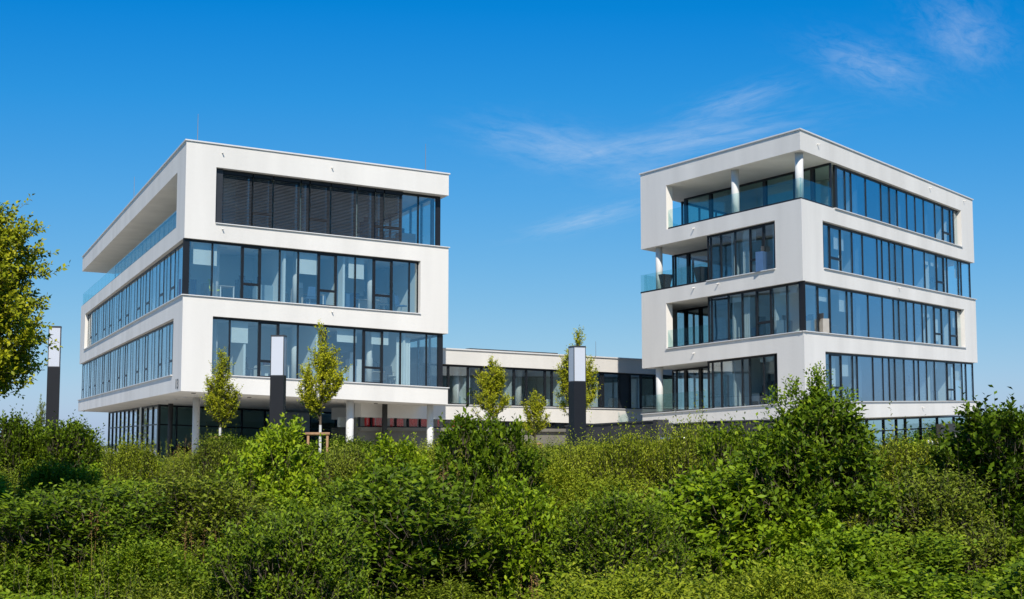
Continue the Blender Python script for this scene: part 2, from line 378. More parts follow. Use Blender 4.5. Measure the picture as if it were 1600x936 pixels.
# ground storey
gz = -2.31
G = Vector((ray_x(247, 86, 1.2), 86)); F1 = Face(G, G + FF.t * 14, cen); F2 = Face(G, G + FL.t * 20, cen)
gl_top = b3 - .02
def grid_glazing(B, F, cuts, z0, z1, zt, g='green_glass', posts=()):
    mb = MB(); F.slab(mb, cuts[0], cuts[-1], 0, .12, z0, z0 + .1); r = B.part('window_wall', mb, 'dark_frame')
    mb = MB(); F.slab(mb, cuts[0], cuts[-1], 0, .12, z1 - .1, z1); B.part('top_rail', mb, 'dark_frame', r); mb = MB(); F.slab(mb, cuts[0], cuts[-1], .005, .115, zt - .04, zt + .04); B.part('transom', mb, 'dark_frame', r)
    for i, a in enumerate(cuts):
        wd = .45 if i in posts else .09
        m = MB(); F.slab(m, a - wd / 2, a + wd / 2, -.02, .14, z0, z1); B.part('mullion', m, 'dark_frame', r)
    for a, b in zip(cuts, cuts[1:]):
        for q0, q1 in ((z0 + .1, zt - .04), (zt + .04, z1 - .1)):
            m = MB(); F.slab(m, a + .045, b - .045, .05, .07, q0, q1); B.part('glass_pane', m, g, r)
sL = F2.s_at(170, 1.2)
grid_glazing(LB, F2, [sL * i / 11 for i in range(12)], gz, gl_top, .2, g='side_glass', posts=(0,))
grid_glazing(LB, F1, [F1.s_at(u, 0) for u in (249, 276, 305, 345, 378, 414, 424)], gz, gl_top, .2)
s5, s6 = F1.s_at(424, 0), F1.s_at(483, 0)
m = MB(); F1.slab(m, s5 + .1, s6, -.1, .1, .05, gl_top - .1); LB.part('entrance_fascia', m, 'plaster')
m = MB(); F1.slab(m, s5 + .05, s6, 0, .2, gz, .04); LB.part('entrance_door', m, 'perforated')
grid_glazing(LB, F1, [F1.s_at(u, 0) for u in (485, 500, 525, 545)], gz, gl_top, .2)
m = MB(); a, b = F1.s_at(545.5, 0), F1.s_at(556, 0); F1.slab(m, a, b, -.1, 9, gz, gl_top); LB.part('inner_wall', m, 'retaining')
m = MB(); F1.slab(m, 1.5, 13, 7, 7.3, gz, gl_top); LB.part('inner_wall', m, 'partition')
m = MB(); F1.slab(m, 3, 5.6, 4, 5, gz, gz + 1.2); LB.part('reception_counter', m, 'anthracite')
m = MB(); F1.slab(m, -1.2, 2.5, -1.5, .0, gz, gz + .12); LB.part('entrance_step', m, 'column')
for u, y, mt, r in ((306, 72.5, 'column', .19), (546.5, 71.2, 'column', .20), (672, 74.4, 'column', .18), (601, 75.3, 'dark_column', .15), (266, 84, 'dark_column', .15)):
    column(LB, ray_x(u, y, 0), y, gz, b3 - .002, r, mt)
# house number, upright on the corner of the left face
def text_part(B, F, s0, z, body, size, name):
    cu = bpy.data.curves.new(name, 'FONT'); cu.body = body; cu.size = size; cu.extrude = .01; cu.space_character = 1.45
    o = bpy.data.objects.new(name, cu); COL.objects.link(o); o.data.materials.append(MATS['dark_frame'])
    p = F.pt(s0, -.02); wz = B.warp((p.x, p.y, z))[2]; o.parent = B.root
    o.location = Vector((p.x, p.y, wz)) - B.org
    right = -F.t                                        # seen from outside the long side, far end is on the left
    o.rotation_euler = (PI / 2, 0, math.atan2(right.y, right.x)); bpy.context.view_layer.update()
    me = bpy.data.meshes.new_from_object(o.evaluated_get(bpy.context.evaluated_depsgraph_get())); q = bpy.data.objects.new(name, me); COL.objects.link(q); q.parent = B.root
    q.location = o.location; q.rotation_euler = o.rotation_euler; bpy.data.objects.remove(o); q.name = name; return q
text_part(LB, FL, 1.5, 1.62, '13', .68, 'house_number')
# soffit lights
for fa, o_ in ((1.3, 1.6), (5, 3.2), (9, 3.2), (12.5, 3.2)):
    p = FF.pt(fa, o_); m = MB(); m.tube((p.x, p.y, b3 - .03), (p.x, p.y, b3 - .001), .11, n=12); LB.part('downlight', m, 'dark_frame')
for k in range(6):
    p = FL.pt(5 + k * 3.2, 1.6); m = MB(); m.tube((p.x, p.y, b3 - .03), (p.x, p.y, b3 - .001), .11, n=12); LB.part('downlight', m, 'white_fitting')
def rods(B, lst):
    for u, v0, v1, y in lst:
        m = MB(); x = ray_x(u, y, 15); m.tube((x, y, ray_z(v1, y) - .8), (x, y, ray_z(v0, y)), .03, .014, n=5); B.part('lightning_rod', m, 'rod')
rods(LB, [(309, 177, 222, 67.5), (665, 226, 266, 77), (209, 276, 320, 90)])

# ================================================================== RIGHT OFFICE BLOCK
D, E_, F_ = Vector((14.503, 67.118)), Vector((30.364, 88.299)), Vector((7.616, 79.289))
G2 = F_ + (E_ - D)
RB = Bld('office_building', D, 'white five-storey office block with corner terrace, right of the low link building', 15.0, [D, E_, F_], [.0045, .4299, -.4336])
cen = (E_ + F_) / 2
RL = Face(D, F_, cen); RR = Face(D, E_, cen); RS = Face(F_, G2, cen); RE = Face(E_, G2, cen); RLf = Face(F_, D, cen); REd = Face(E_, D, cen)
q0, r2, s3, r3, s4, r4, s5, r5, s6, r6 = .42, 1.27, 3.87, 4.78, 7.34, 8.14, 10.66, 11.47, 13.96, 14.98
quad = [D, E_, G2, F_]
for z0, z1 in ((q0, r2), (s3, r3), (s4, r4), (s5, r5), (s6, r6)):
    RB.part('white_band', MB().prism(quad, z0, z1), 'plaster')
RB.part('roof_coping', MB().prism(inset(quad, [-.07] * 4), r6 + .002, r6 + .07), 'coping')
REC = 3.4
sRec = RL.s_at(1105, 6)
def recess(z0, z1, uL, cutsu, pier=None, oo=REC):
    """set-back glazing of the balcony, with its return beside the flush window"""
    cu = sorted([RL.s_at(u, (z0 + z1) / 2, oo) for u in cutsu])
    cu[0] = sRec + .15
    strip(RB, RL, cu, z0, z1, oo, posts=range(1, len(cu) - 1), name='balcony_glazing')
    FX = Face(RL.pt(sRec, .25), RL.pt(sRec, oo + .1), RL.pt(0, 0)); strip(RB, FX, [0, oo - .15], z0, z1, 0, glass='solar_glass')
# -- fifth storey: corner terrace
sT = RR.s_at(1303, 12.7)
sW = RL.s_at(1041, 12.7)
FXr = Face(RR.pt(sT, .22), RR.pt(sT, .22) + RL.t * 20, E_)
cu = [0] + [FXr.s_at(u, 12.7) for u in (1269, 1242, 1194.5, 1146, 1110, 1069)]
strip(RB, FXr, cu, r5, s6, 0, posts=(1, 2, 3, 4, 5, 6), glass='green_glass', name='terrace_glazing')
cu5 = [RR.s_at(u, 12.7, .22) for u in (1305, 1321.5, 1331, 1353.8, 1377.8, 1391, 1403, 1418, 1431, 1444.4, 1462, 1473.8, 1486, 1491, 1500)]
S = 'solar_glass'; g = 'glass'; P = 'panel'
strip(RB, RR, cu5, r5, s6, .22, casements=(11,), posts=(0,), kinds=[g, g, S, S, P, P, S, S, S, S, g, g, g, g])
sE5 = RR.s_at(1502.5, 12.7)
corner_pier(RB, E_, REd, RR.L - sE5, RE, 2, r5, s6)
FP = RLf                                      # pier at the far left corner, short depth
corner_pier(RB, F_, RLf, RL.L - sW, RS, .9, r5, s6)
for u in (1149, 1249):
    a = RL.s_at(u, 12.7, .55); p = RL.pt(a, .55); column(RB, p.x, p.y, r5, s6, .21)
balustrade(RB, RL, .12, sW - .05, r5, .1, 1.1); balustrade(RB, RR, .12, sT - .1, r5, .1, 1.1)
balustrade(RB, RS, 1.0, 4.2, r5, .1, 1.1)
sill(RB, RR, sT, sE5 - .002, r5)
# -- fourth storey
sV = RL.s_at(1211.2, 9.4); sX = RR.s_at(1286, 9.4)
corner_pier(RB, D, RL, sV, RR, sX, r4, s5)
cu = sorted([RL.s_at(u, 9.4, .22) for u in (1105, 1125.7, 1148, 1171, 1193, 1210.5)])
strip(RB, RL, cu, r4, s5, .22, casements=(1,), kinds=[g, g, g, g, g])
recess(r4, s5, 1003, (1099, 1075, 1050))
cu4 = [RR.s_at(u, 9.4, .22) for u in (1286.3, 1296.8, 1314.8, 1332.7, 1349, 1372, 1379.5, 1391, 1400, 1412, 1428, 1446, 1464, 1476, 1481, 1498.7, 1503, 1517)]
strip(RB, RR, cu4, r4, s5, .22, casements=(1, 12), kinds=[g, g, g, S, S, S, S, P, P, S, S, g, g, g, g, g, g])
sill(RB, RR, sX + .002, RR.L + .05, r4); sill(RB, RL, sV + .002, sRec - .05, r4)
p = RL.pt(RL.s_at(1030, 9.4, .5), .5); column(RB, p.x, p.y, r4, s5, .2)
balustrade(RB, RL, sRec + .1, RL.L + .2, r4, .1, 1.05); balustrade(RB, RS, .15, 3.4, r4, .1, 1.05)
# -- third storey
sU = RL.s_at(1041, 6)
corner_pier(RB, F_, RLf, RL.L - sU, RS, 3.4, r3, s4)
cu = sorted([RL.s_at(u, 6, .22) for u in (1106, 1137.5, 1159, 1181.4, 1204.8, 1229)] + [.42])
strip(RB, RL, cu, r3, s4, .22, casements=(2,), kinds=[g, g, g, g, g, S], glass='glass')
RB.part('corner_post', MB().prism([RL.pt(.4, .15), RL.pt(0, .15), RR.pt(.34, .15), RR.pt(.34, .4), RL.pt(.4, .4)], r3, s4), 'dark_frame')
recess(r3, s4, 1048, (1099, 1094, 1071, 1050))
cu3 = [.38] + [RR.s_at(u, 6, .22) for u in (1278.5, 1298.4, 1325, 1333, 1358, 1380.4, 1397.7, 1406, 1418, 1429.8, 1442.6, 1449, 1461, 1473, 1485, 1496.5, 1506)]
strip(RB, RR, cu3, r3, s4, .22, casements=(1, 13, 15), kinds=[g, g, g, g, S, S, S, P, P, S, S, g, g, g, g, g, g])
sY = RR.s_at(1508, 6); corner_pier(RB, E_, REd, RR.L - sY, RE, 2, r3, s4)
sill(RB, RR, -.05, sY - .002, r3); sill(RB, RL, -.05, sU - .002, r3)
balustrade(RB, RL, sRec + .1, sU - .02, r3, .1, 1.05)
# -- second storey
corner_pier(RB, D, RL, sV, RR, sX, r2, s3)
cu = sorted([RL.s_at(u, 2.6, .22) for u in (1105.5, 1126.5, 1159, 1170.4, 1192.9, 1211)])
strip(RB, RL, cu, r2, s3, .22, casements=())
recess(r2, s3, 1003, (1099, 1094, 1071, 1050))
cu2 = [RR.s_at(u, 2.6, .22) for u in (1286.3, 1298.5, 1316, 1333.8, 1341, 1365.6, 1381, 1391, 1400, 1414.4, 1430, 1437, 1449.6, 1462, 1481, 1493, 1504.8, 1511, 1522)]
strip(RB, RR, cu2, r2, s3, .22, casements=(1, 14), kinds=[g, g, g, g, S, S, S, P, P, S, S, S, g, g, g, g, g, g])
sill(RB, RR, sX + .002, RR.L + .05, r2); sill(RB, RL, sV + .002, RL.L + .05, r2)
p = RL.pt(RL.s_at(1030.5, 2.6, .5), .5); column(RB, p.x, p.y, r2, s3, .2)
balustrade(RB, RL, sRec + .1, RL.L + .2, r2, .1, 1.05)
for z0, z1 in ((r2, s3), (r3, s4), (r4, s5), (r5, s6)):
    strip(RB, RE, [2.1 + i * 2.2 for i in range(6)], z0, z1, .22)
    if z0 != r5: strip(RB, RS, [3.5 + i * 2.2 for i in range(8)], z0, z1, .22)
    else: strip(RB, RS, [4.4 + i * 2.2 for i in range(8)], z0, z1, .22)
    RB.part('inner_wall', MB().prism(inset(quad, [6.5, 4.5, 4.5, 7.5]), z0 + .02, z1 - .002), 'inner_wall')
    RB.part('floor_finish', MB().prism(inset(quad, [.45, .45, .45, .45 + (3.2 if z0 == r5 else 0)]), z0 + .003, z0 + .02), 'inner_floor')
    for a in (2.8, 6.2) if z0 != r5 else ():
        m = MB(); RL.slab(m, a, a + .12, .6, 3.6 if a < 3 else 7.4, z0 + .021, z1 - .003); RB.part('partition_wall', m, 'partition')
    for a in (8.5, 15, 19.5, 23):
        m = MB(); RR.slab(m, a, a + .12, .6, 6.3, z0 + .021, z1 - .003); RB.part('partition_wall', m, 'partition')
    m = MB(); RR.slab(m, 8.8, 19.3, 3.2, 3.4, z0 + .021, z1 - .003); RB.part('shaft_wall', m, 'dark_column')
for F0, u, z in ((RR, 1277, 14.6), (RR, 1452, 14.65), (RR, 1505, 14.7), (RR, 1404, 7.95), (RR, 1441, .95), (RL, 1085, 11.2), (RL, 1085, 7.95), (RL, 1123, 7.95), (RL, 1085, 4.4)): spout(RB, F0, F0.s_at(u, z), z)
for a, o_ in ((4.5, 2.2), (8.5, 2.2), (12, 2.2)):
    p = RL.pt(a, o_ + 2.6); m = MB(); m.tube((p.x, p.y, s6 - .05), (p.x, p.y, s6 - .002), .12, n=12); RB.part('ceiling_light', m, 'white_fitting')
# ground storey
Q = inset(quad, [2.2, 2.2, 2.2, 2.2])
FG = Face(Q[0], Q[1], cen)
grid_glazing(RB, FG, [FG.s_at(u, -.3) for u in (1262, 1300, 1337, 1356, 1382, 1402, 1416, 1440, 1466, 1492, 1512)], gz, q0 - .02, -.35)
m = MB(); FG.slab(m, FG.s_at(1441, 0), FG.s_at(1515, 0), -1.2, -.9, gz, -.12); RB.part('garden_wall', m, 'retaining')
m = MB(); FG.slab(m, 1, 22, 5.5, 5.8, gz, q0 - .02); RB.part('inner_wall', m, 'partition')
FH = Face(Q[0], Q[3], cen); m = MB(); FH.slab(m, 0, 10, 0, .3, gz, q0 - .02); RB.part('base_wall', m, 'retaining')
rods(RB, [(930, 524, 560, 112)])

# ================================================================== LINK BUILDING
L0 = Vector((-8.3, 74.7)); L1 = Vector((14.5, 95.9))
LK = Bld('link_building', ((L0 + L1) / 2), 'low white two-storey link with ribbon window, between the two tall office blocks', 8, [L0, L1, L0 + Vector((-8, 20))], [0, 0, 0])
FK = Face(L0, L1, Vector((0, 160)))
def kz(v0, v1, u0=700, u1=1003):
    """heights at both ends of a level from its rows at two columns"""
    out = []
    for u, v in ((u0, v0), (u1, v1)):
        a = FK.s_at(u, 3); out.append((a, ray_z(v, FK.pt(a).y)))
    (a0, z0), (a1, z1) = out; return lambda a: z0 + (z1 - z0) * (a - a0) / (a1 - a0)
kt, ku, kb, kl, km, kn = kz(546, 562.5), kz(569, 584), kz(632.8, 640.5), kz(655.5, 664), kz(668.5, 671), kz(674, 675)
def kband(name, m, lo, hi, o0=0, o1=9, s0=0, s1=None, parent=None):
    s1 = FK.L if s1 is None else s1
    P4 = [FK.pt(s0, o0), FK.pt(s1, o0), FK.pt(s1, o1), FK.pt(s0, o1)]; zs = [(lo(s0), hi(s0)), (lo(s1), hi(s1)), (lo(s1), hi(s1)), (lo(s0), hi(s0))]
    vs = [(p.x, p.y, a) for p, (a, b) in zip(P4, zs)] + [(p.x, p.y, b) for p, (a, b) in zip(P4, zs)]
    mb = MB().add(vs, [(3, 2, 1, 0), (4, 5, 6, 7), (0, 1, 5, 4), (1, 2, 6, 5), (2, 3, 7, 6), (3, 0, 4, 7)])
    return LK.part(name, mb, m, parent)
dz = lambda f, d: (lambda a: f(a) + d)
SU = FK.s_at(662, 4)
kband('white_band', 'plaster', ku, kt, 0, 9, SU); kband('roof_coping', 'coping', dz(kt, .002), dz(kt, .08), -.08, 9, SU)
for q_, a_, b_ in ((9, SU, None), (.6, 0, SU - .003)):
    kband('white_band', 'plaster', kl, kb, 0, q_, a_, b_); kband('sill', 'coping', dz(kb, .003), dz(kb, .05), -.08, .3, a_, b_)
    kband('plinth_band', 'retaining', kn, km, 0, q_, a_, b_); kband('plinth', 'retaining', lambda a: gz, kn, .2, q_, a_, b_)
kband('inner_wall', 'inner_wall', kb, ku, 5, 5.2, SU); kband('inner_wall', 'partition', km, kl, 2, 2.2)
r = kband('window_strip', 'dark_frame', dz(kb, .051), dz(kb, .12), .22, .34, SU); kband('top_rail', 'dark_frame', dz(ku, -.12), ku, .22, .34, SU, parent=r)
cu = [FK.s_at(u, 3, .22) for u in (664, 670, 701, 732, 753, 784, 803.6, 822.8, 852, 862.8, 890, 915, 939, 943, 968, 985, 1001.7, 1023, 1055)]
for i, a in enumerate(cu): kband('mullion', 'dark_frame', dz(kb, .12), dz(ku, -.12), .2, .36, a - .05, a + .05, r)
for i, (a, b) in enumerate(zip(cu, cu[1:])):
    kband('glass_pane' if i != 14 else 'dark_panel', 'glass' if i < 16 and i != 14 else ('perforated' if i == 14 else 'dark_glass'), dz(kb, .12), dz(ku, -.12), .26, .285, a + .05, b - .05, r)
for u in (725, 795, 868, 925): a = FK.s_at(u, 3, 1); kband('partition_wall', 'partition', dz(kb, .02), dz(ku, -.01), .6, 4.9, a, a + .12)
for u in (712, 810, 905, 990): a = FK.s_at(u, 3, 1.2); p = FK.pt(a, 1.2); m = MB(); m.tube((p.x, p.y, kb(a)), (p.x, p.y, ku(a)), .2, n=16); LK.part('column', m, 'column', smooth=True)
r = kband('basement_window_strip', 'dark_frame', dz(km, .002), dz(km, .05), .15, .3)
kc = [FK.s_at(u, 0, .15) for u in range(562, 1000, 19)]
for a, b in zip(kc, kc[1:]):
    kband('mullion', 'dark_frame', dz(km, .05), dz(kl, -.002), .14, .3, a - .04, a + .04, r)
    kband('glass_pane', 'clear_glass', dz(km, .05), dz(kl, -.002), .2, .225, a + .04, b - .04, r)
rr = random.Random(4)
for u0, u1 in ((566, 583), (584, 601), (606, 613), (613, 628), (636, 650), (650, 668), (680, 684), (688, 692), (703, 712), (713, 720)):
    a, b = FK.s_at(u0, 0, .5), FK.s_at(u1, 0, .5)
    n = max(3, int((b - a) / .09)); vs = []
    for i in range(n + 1):
        s_ = a + (b - a) * i / n; o_ = .30 + .05 * (i % 2); p = FK.pt(s_, o_); vs += [(p.x, p.y, km(s_) + .03), (p.x, p.y, kl(s_) - .02)]
    LK.part('red_curtain', MB().add(vs, [(2 * i, 2 * i + 2, 2 * i + 3, 2 * i + 1) for i in range(n)]), 'red_curtain')
# thin roof edge box on the link roof
a, b = FK.s_at(734, 5, 1), FK.s_at(870, 5, 1); kband('roof_plant_edge', 'dark_column', dz(kt, .09), dz(kt, .22), .9, 1.4, a, b)

# ================================================================== WALLS AND SMALL STRUCTURES
def garden_wall(u0, v0, y0, u1, v1, y1, th, label, name='garden_wall', cap=True, pier=False):
    p0 = Vector((ray_x(u0, y0), y0)); p1 = Vector((ray_x(u1, y1), y1)); f = Face(p0, p1, p0 + Vector((0, 50)))
    root = empty(name, (p0.x, p0.y, gz), label, 'wall'); n = max(2, round(f.L / 1.25)); zz0, zz1 = ray_z(v0, y0), ray_z(v1, y1)
    O = Vector((p0.x, p0.y, gz))
    def piece(nm, a, b, o0, o1, lo0, hi0, lo1, hi1, mt):
        P4 = [f.pt(a, o0), f.pt(b, o0), f.pt(b, o1), f.pt(a, o1)]
        vs = [(*P4[0], lo0), (*P4[1], lo1), (*P4[2], lo1), (*P4[3], lo0), (*P4[0], hi0), (*P4[1], hi1), (*P4[2], hi1), (*P4[3], hi0)]
        new_obj(nm, [tuple(Vector(v) - O) for v in vs], [(3, 2, 1, 0), (4, 5, 6, 7), (0, 1, 5, 4), (1, 2, 6, 5), (2, 3, 7, 6), (3, 0, 4, 7)], mt, root)
    H = lambda a: zz0 + (zz1 - zz0) * a / f.L - .06
    for i in range(n):
        a, b = f.L * i / n + .008, f.L * (i + 1) / n - .008; j = random.uniform(-.006, .006)
        for k in range(3):
            lo = lambda s_: gz - .3 + (H(s_) - gz + .3) * k / 3 + .008
            hi = lambda s_: gz - .3 + (H(s_) - gz + .3) * (k + 1) / 3 - .004
            piece('wall_block', a, b, j, th, lo(a), hi(a), lo(b), hi(b), 'gabion')
    piece('core', 0.01, f.L - .01, .04, th - .02, gz - .3, H(0) - .01, gz - .3, H(f.L) - .01, 'gabion')
    if cap: piece('coping', -.03, f.L + .03, -.04, th + .04, H(0), H(0) + .06, H(f.L), H(f.L) + .06, 'dark_column')
    if pier: piece('pier', f.L + .03, f.L + .38, -.06, th + .06, gz, H(f.L) + .08, gz, H(f.L) + .08, 'gabion')
garden_wall(884, 664.5, 62, 1022, 656.5, 55, .4, 'dark stone garden wall with end pier, behind the right light pillar', pier=True)
garden_wall(1030, 661, 64, 1051, 661, 64, .4, 'short black wall piece in the gap between two dark garden walls')
garden_wall(1052, 662, 60, 1119, 657.5, 57.5, .4, 'dark stone garden wall in front of the right block, left stretch beside the gap')
garden_wall(1119.5, 657.5, 57.4, 1250, 654, 54, .4, 'dark stone garden wall running behind the big bush at right')
m = MB(); zr_ = ray_z(686, 50); m.box(ray_x(1030, 50), ray_x(1112, 50), 49.9, 50.1, zr_ - .06, zr_ + .04)
root = empty('handrail', (ray_x(1030, 50), 50, -2.4), 'pale steel handrail just above the hedge below the gap in the dark walls', 'handrail')
m = MB(); X0, X1 = 0, ray_x(1112, 50) - ray_x(1030, 50); m.tube((X0, 0, zr_ + 2.4), (X1, 0, zr_ + 2.44), .07, n=10); m.build('rail', 'steel', root, smooth=True)
for k in range(3): mm = MB(); x = X0 + .1 + (X1 - .2) * k / 2; mm.tube((x, 0, 0), (x, 0, zr_ + 2.36), .03, n=6); mm.build('post', 'steel', root)
# little white sign above the hedge on the right
y = 44; root = empty('small_sign', (ray_x(1452.5, y), y, -2.5), 'tiny white square marker plate on a post poking out of the hedge at right', 'sign')
zc = ray_z(691.5, y) + 2.5
m = MB(); m.tube((0, 0, 0), (0, 0, zc), .02, n=6); m.build('post', 'steel', root)
m = MB(); m.box(-.085, .085, -.04, -.02, zc - .085, zc + .085); m.build('plate', 'white_fitting', root)
m = MB(); m.tube((0, -.046, zc), (0, -.041, zc), .045, n=10); m.build('symbol', 'dark_frame', root)
# low timber frame at the far left edge
y = 46; root = empty('noticeboard', (ray_x(-14, y), y, -2.5), 'wooden framed glass panel at the far left edge beside a bush', 'noticeboard')
X1 = ray_x(7, y) - ray_x(-14, y); zt = ray_z(662, y) + 2.5
m = MB(); m.box(0, X1, -.05, .05, zt - .06, zt); m.build('top_bar', 'stake_wood', root)
for x in (.03, X1 - .03): m = MB(); m.box(x - .035, x + .035, -.045, .045, 0, zt - .062); m.build('post', 'stake_wood' , root)
m = MB(); m.box(.07, X1 - .07, -.01, .01, .8, zt - .07); m.build('glass_pane', 'rail_glass', root)

# ================================================================== LIGHT PILLARS
def pillar(u, y, vtop, vsplit, side, rz, label):
    x = ray_x(u, y, 1); zb = -2.5
    root = empty('light_pillar', (x, y, zb), label, 'light pillar', 'square light pillars along the hedge', rz)
    zt, zs = ray_z(vtop, y) - zb, ray_z(vsplit, y) - zb; h = side / 2
    MB().box(-h, h, -h, h, 0, zs).build('shaft', 'anthracite', root)
    MB().box(-h - .004, h + .004, -h - .004, h + .004, zt - .05, zt).build('cap', 'lamp_edge', root)
    e = .022
    for k, (cx, cy, wx, wy) in enumerate(((0, -h + .012, h - e, .01), (0, h - .012, h - e, .01), (-h + .012, 0, .01, h - e), (h - .012, 0, .01, h - e))):
        MB().box(cx - wx, cx + wx, cy - wy, cy + wy, zs + .03, zt - .052).build('lamp_panel', 'lamp_panel', root)
    for sx in (-1, 1):
        for sy in (-1, 1): MB().box(sx * (h - e / 2) - e / 2, sx * (h - e / 2) + e / 2, sy * (h - e / 2) - e / 2, sy * (h - e / 2) + e / 2, zs + .002, zt - .051).build('corner_bar', 'lamp_edge', root)
    MB().box(-h + .002, h - .002, -h + .002, h - .002, zs + .003, zs + .03).build('base_rail', 'lamp_edge', root)
pillar(83, 39, 510, 574.5, .34, math.radians(16), 'light pillar at far left between the big tree and the left office block')
pillar(434.3, 41, 524, 588, .405, math.radians(-2), 'light pillar in front of the left office block, between two young trees')
pillar(902, 44, 541, 597, .425, math.radians(22), 'light pillar in front of the link building, before a young tree')

# ================================================================== FURNITURE SEEN THROUGH THE GLASS
def place(B, F, s_, o, z, rz=0):
    p = F.pt(s_, o); wz = B.warp((p.x, p.y, z))[2]; return (p.x, p.y, wz + .022), math.atan2(F.t.y, F.t.x) + rz
def desk(loc, label):
    (l, r) = loc; root = empty('office_desk', l, label, 'desk', 'office desks behind the windows', r)
    MB().box(-.8, .8, -.4, .4, .71, .74).build('desk_top', 'wood_desk', root)
    for sx in (-.75, .75):
        for sy in (-.35, .35): MB().box(sx - .025, sx + .025, sy - .025, sy + .025, 0, .709).build('leg', 'white_fitting', root)
    MB().box(-.7, .7, .3, .32, .3, .70).build('modesty_panel', 'white_fitting', root)
def monitor(loc, label):
    (l, r) = loc; l = (l[0], l[1], l[2] + .742); root = empty('monitor', l, label, 'monitor', 'computer screens on the desks', r)
    MB().box(-.27, .27, -.02, .02, .12, .46).build('screen', 'grey_fabric', root)
    MB().box(-.03, .03, .02, .05, .01, .3).build('stand', 'steel', root); MB().box(-.12, .12, -.07, .1, 0, .012).build('foot', 'steel', root)
def chair(loc, label, fab):
    (l, r) = loc; root = empty('office_chair', l, label, 'chair', 'office chairs behind the windows', r)
    MB().box(-.24, .24, -.23, .23, .44, .51).build('seat', fab, root)
    m = MB(); m.add([(-.22, .2, .55), (.22, .2, .55), (.22, .25, .55), (-.22, .25, .55), (-.19, .27, 1.05), (.19, .27, 1.05), (.19, .31, 1.05), (-.19, .31, 1.05)], [(3, 2, 1, 0), (4, 5, 6, 7), (0, 1, 5, 4), (1, 2, 6, 5), (2, 3, 7, 6), (3, 0, 4, 7)]); m.build('backrest', fab, root)
    MB().tube((0, 0, .08), (0, 0, .44), .03, n=8).build('gas_column', 'steel', root)
    for k in range(5):
        a = 2 * PI * k / 5; MB().tube((0, 0, .1), (.3 * math.cos(a), .3 * math.sin(a), .04), .025, .018, n=6).build('base_leg', 'steel', root)
def shelf(loc, label):
    (l, r) = loc; root = empty('bookshelf', l, label, 'bookshelf', None, r)
    MB().box(-.8, .8, .16, .18, 0, 2.2).build('back_panel', 'white_fitting', root)
    for x in (-.8, 0, .78): MB().box(x, x + .02, -.18, .159, 0, 2.2).build('side_panel', 'white_fitting', root)
    rr = random.Random(l[0])
    for k in range(6):
        MB().box(-.779, .779, -.175, .158, .05 + k * .42, .07 + k * .42).build('shelf_board', 'white_fitting', root)
        if k < 5:
            for h in (-1, 1):
                x = -.75 if h < 0 else .04; m = MB()
                while x < (-.1 if h < 0 else .7):
                    w_ = rr.uniform(.03, .07)
                    if rr.random() < .75: m.box(x, x + w_ * .9, -.12, .12, .072 + k * .42, .072 + k * .42 + rr.uniform(.22, .34))
                    x += w_
                o = m.build('books', rr.choice(['book_red', 'book_white', 'blue_fabric', 'book_white']), root); o['kind'] = 'stuff'
FITS = []
def at(B, F, u, z, o, rz=0): return place(B, F, F.s_at(u, z + .5, o), o, z, rz)
desk(at(LB, FF, 345, t4, 1.9, PI / 2), 'white desk in the glazed corner of the third storey of the left block')
chair(at(LB, FF, 336, t4, 1.4, 1.0), 'yellow-green office chair in the glazed corner of the left block', 'yellow_fabric')
shelf(at(LB, FF, 437, t4, 4.5, PI), 'white bookshelf with binders behind the third-storey windows of the left block')
shelf(at(LB, FF, 548, t4, 4.8, PI), 'white bookshelf further right on the third storey of the left block, near its open casements')
desk(at(LB, FF, 575, t4, 2.0), 'desk by the right-hand casement of the third storey, left block')
monitor(at(LB, FF, 575, t4, 2.0), 'dark screen on the desk by the right-hand casement, left block')
chair(at(LB, FF, 600, t4, 1.4, 2.5), 'dark chair by the right-hand casement of the third storey, left block', 'grey_fabric')
chair(at(LB, FF, 627, t4, 1.2, .6), 'blue chair at the right end of the third storey, left block', 'blue_fabric')
desk(at(LB, FF, 480, t4, 1.9), 'desk behind the middle panes of the third storey, left block')
chair(at(LB, FF, 484, t4, 1.2, 3.0), 'blue chair in front of the middle desk on the third storey, left block', 'blue_fabric')
desk(at(LB, FF, 425, t3, 1.9), 'desk on the second storey of the left block, behind the middle light pillar')
chair(at(LB, FF, 392, t3, 1.3, 1.5), 'dark chair beside the inner door on the second storey, left block', 'grey_fabric')
desk(at(LB, FF, 590, t3, 1.6), 'desk behind the right casement of the second storey, left block')
monitor(at(LB, FF, 584, t3, 1.6), 'dark screen on the desk behind the right casement of the second storey, left block')
chair(at(LB, FF, 610, t3, 1.2, 2.2), 'dark chair at the right end of the second storey, left block', 'grey_fabric')
chair(at(RB, RR, 1266, r3, 1.4, 1.3), 'blue chair in the glazed corner of the right block', 'blue_fabric')
desk(at(RB, RR, 1290, r3, 1.8), 'desk behind the first casement of the third storey, right block')
desk(at(RB, RL, 1180, r4, 1.9), 'desk on the fourth storey, left face of the right block')
chair(at(RB, RL, 1150, r4, 1.3, 2), 'pale chair on the fourth storey, left face of the right block', 'white_fitting') if False else None
desk(at(RB, RL, 1180, r2, 1.9), 'desk on the second storey, left face of the right block')
chair(at(RB, RL, 1200, r2, 1.3, .5), 'dark chair on the second storey, left face of the right block', 'grey_fabric')
chair(at(RB, RL, 1222, r3, 1.4, 2.5), 'dark chair near the glazed corner, third storey, left face of the right block', 'grey_fabric')
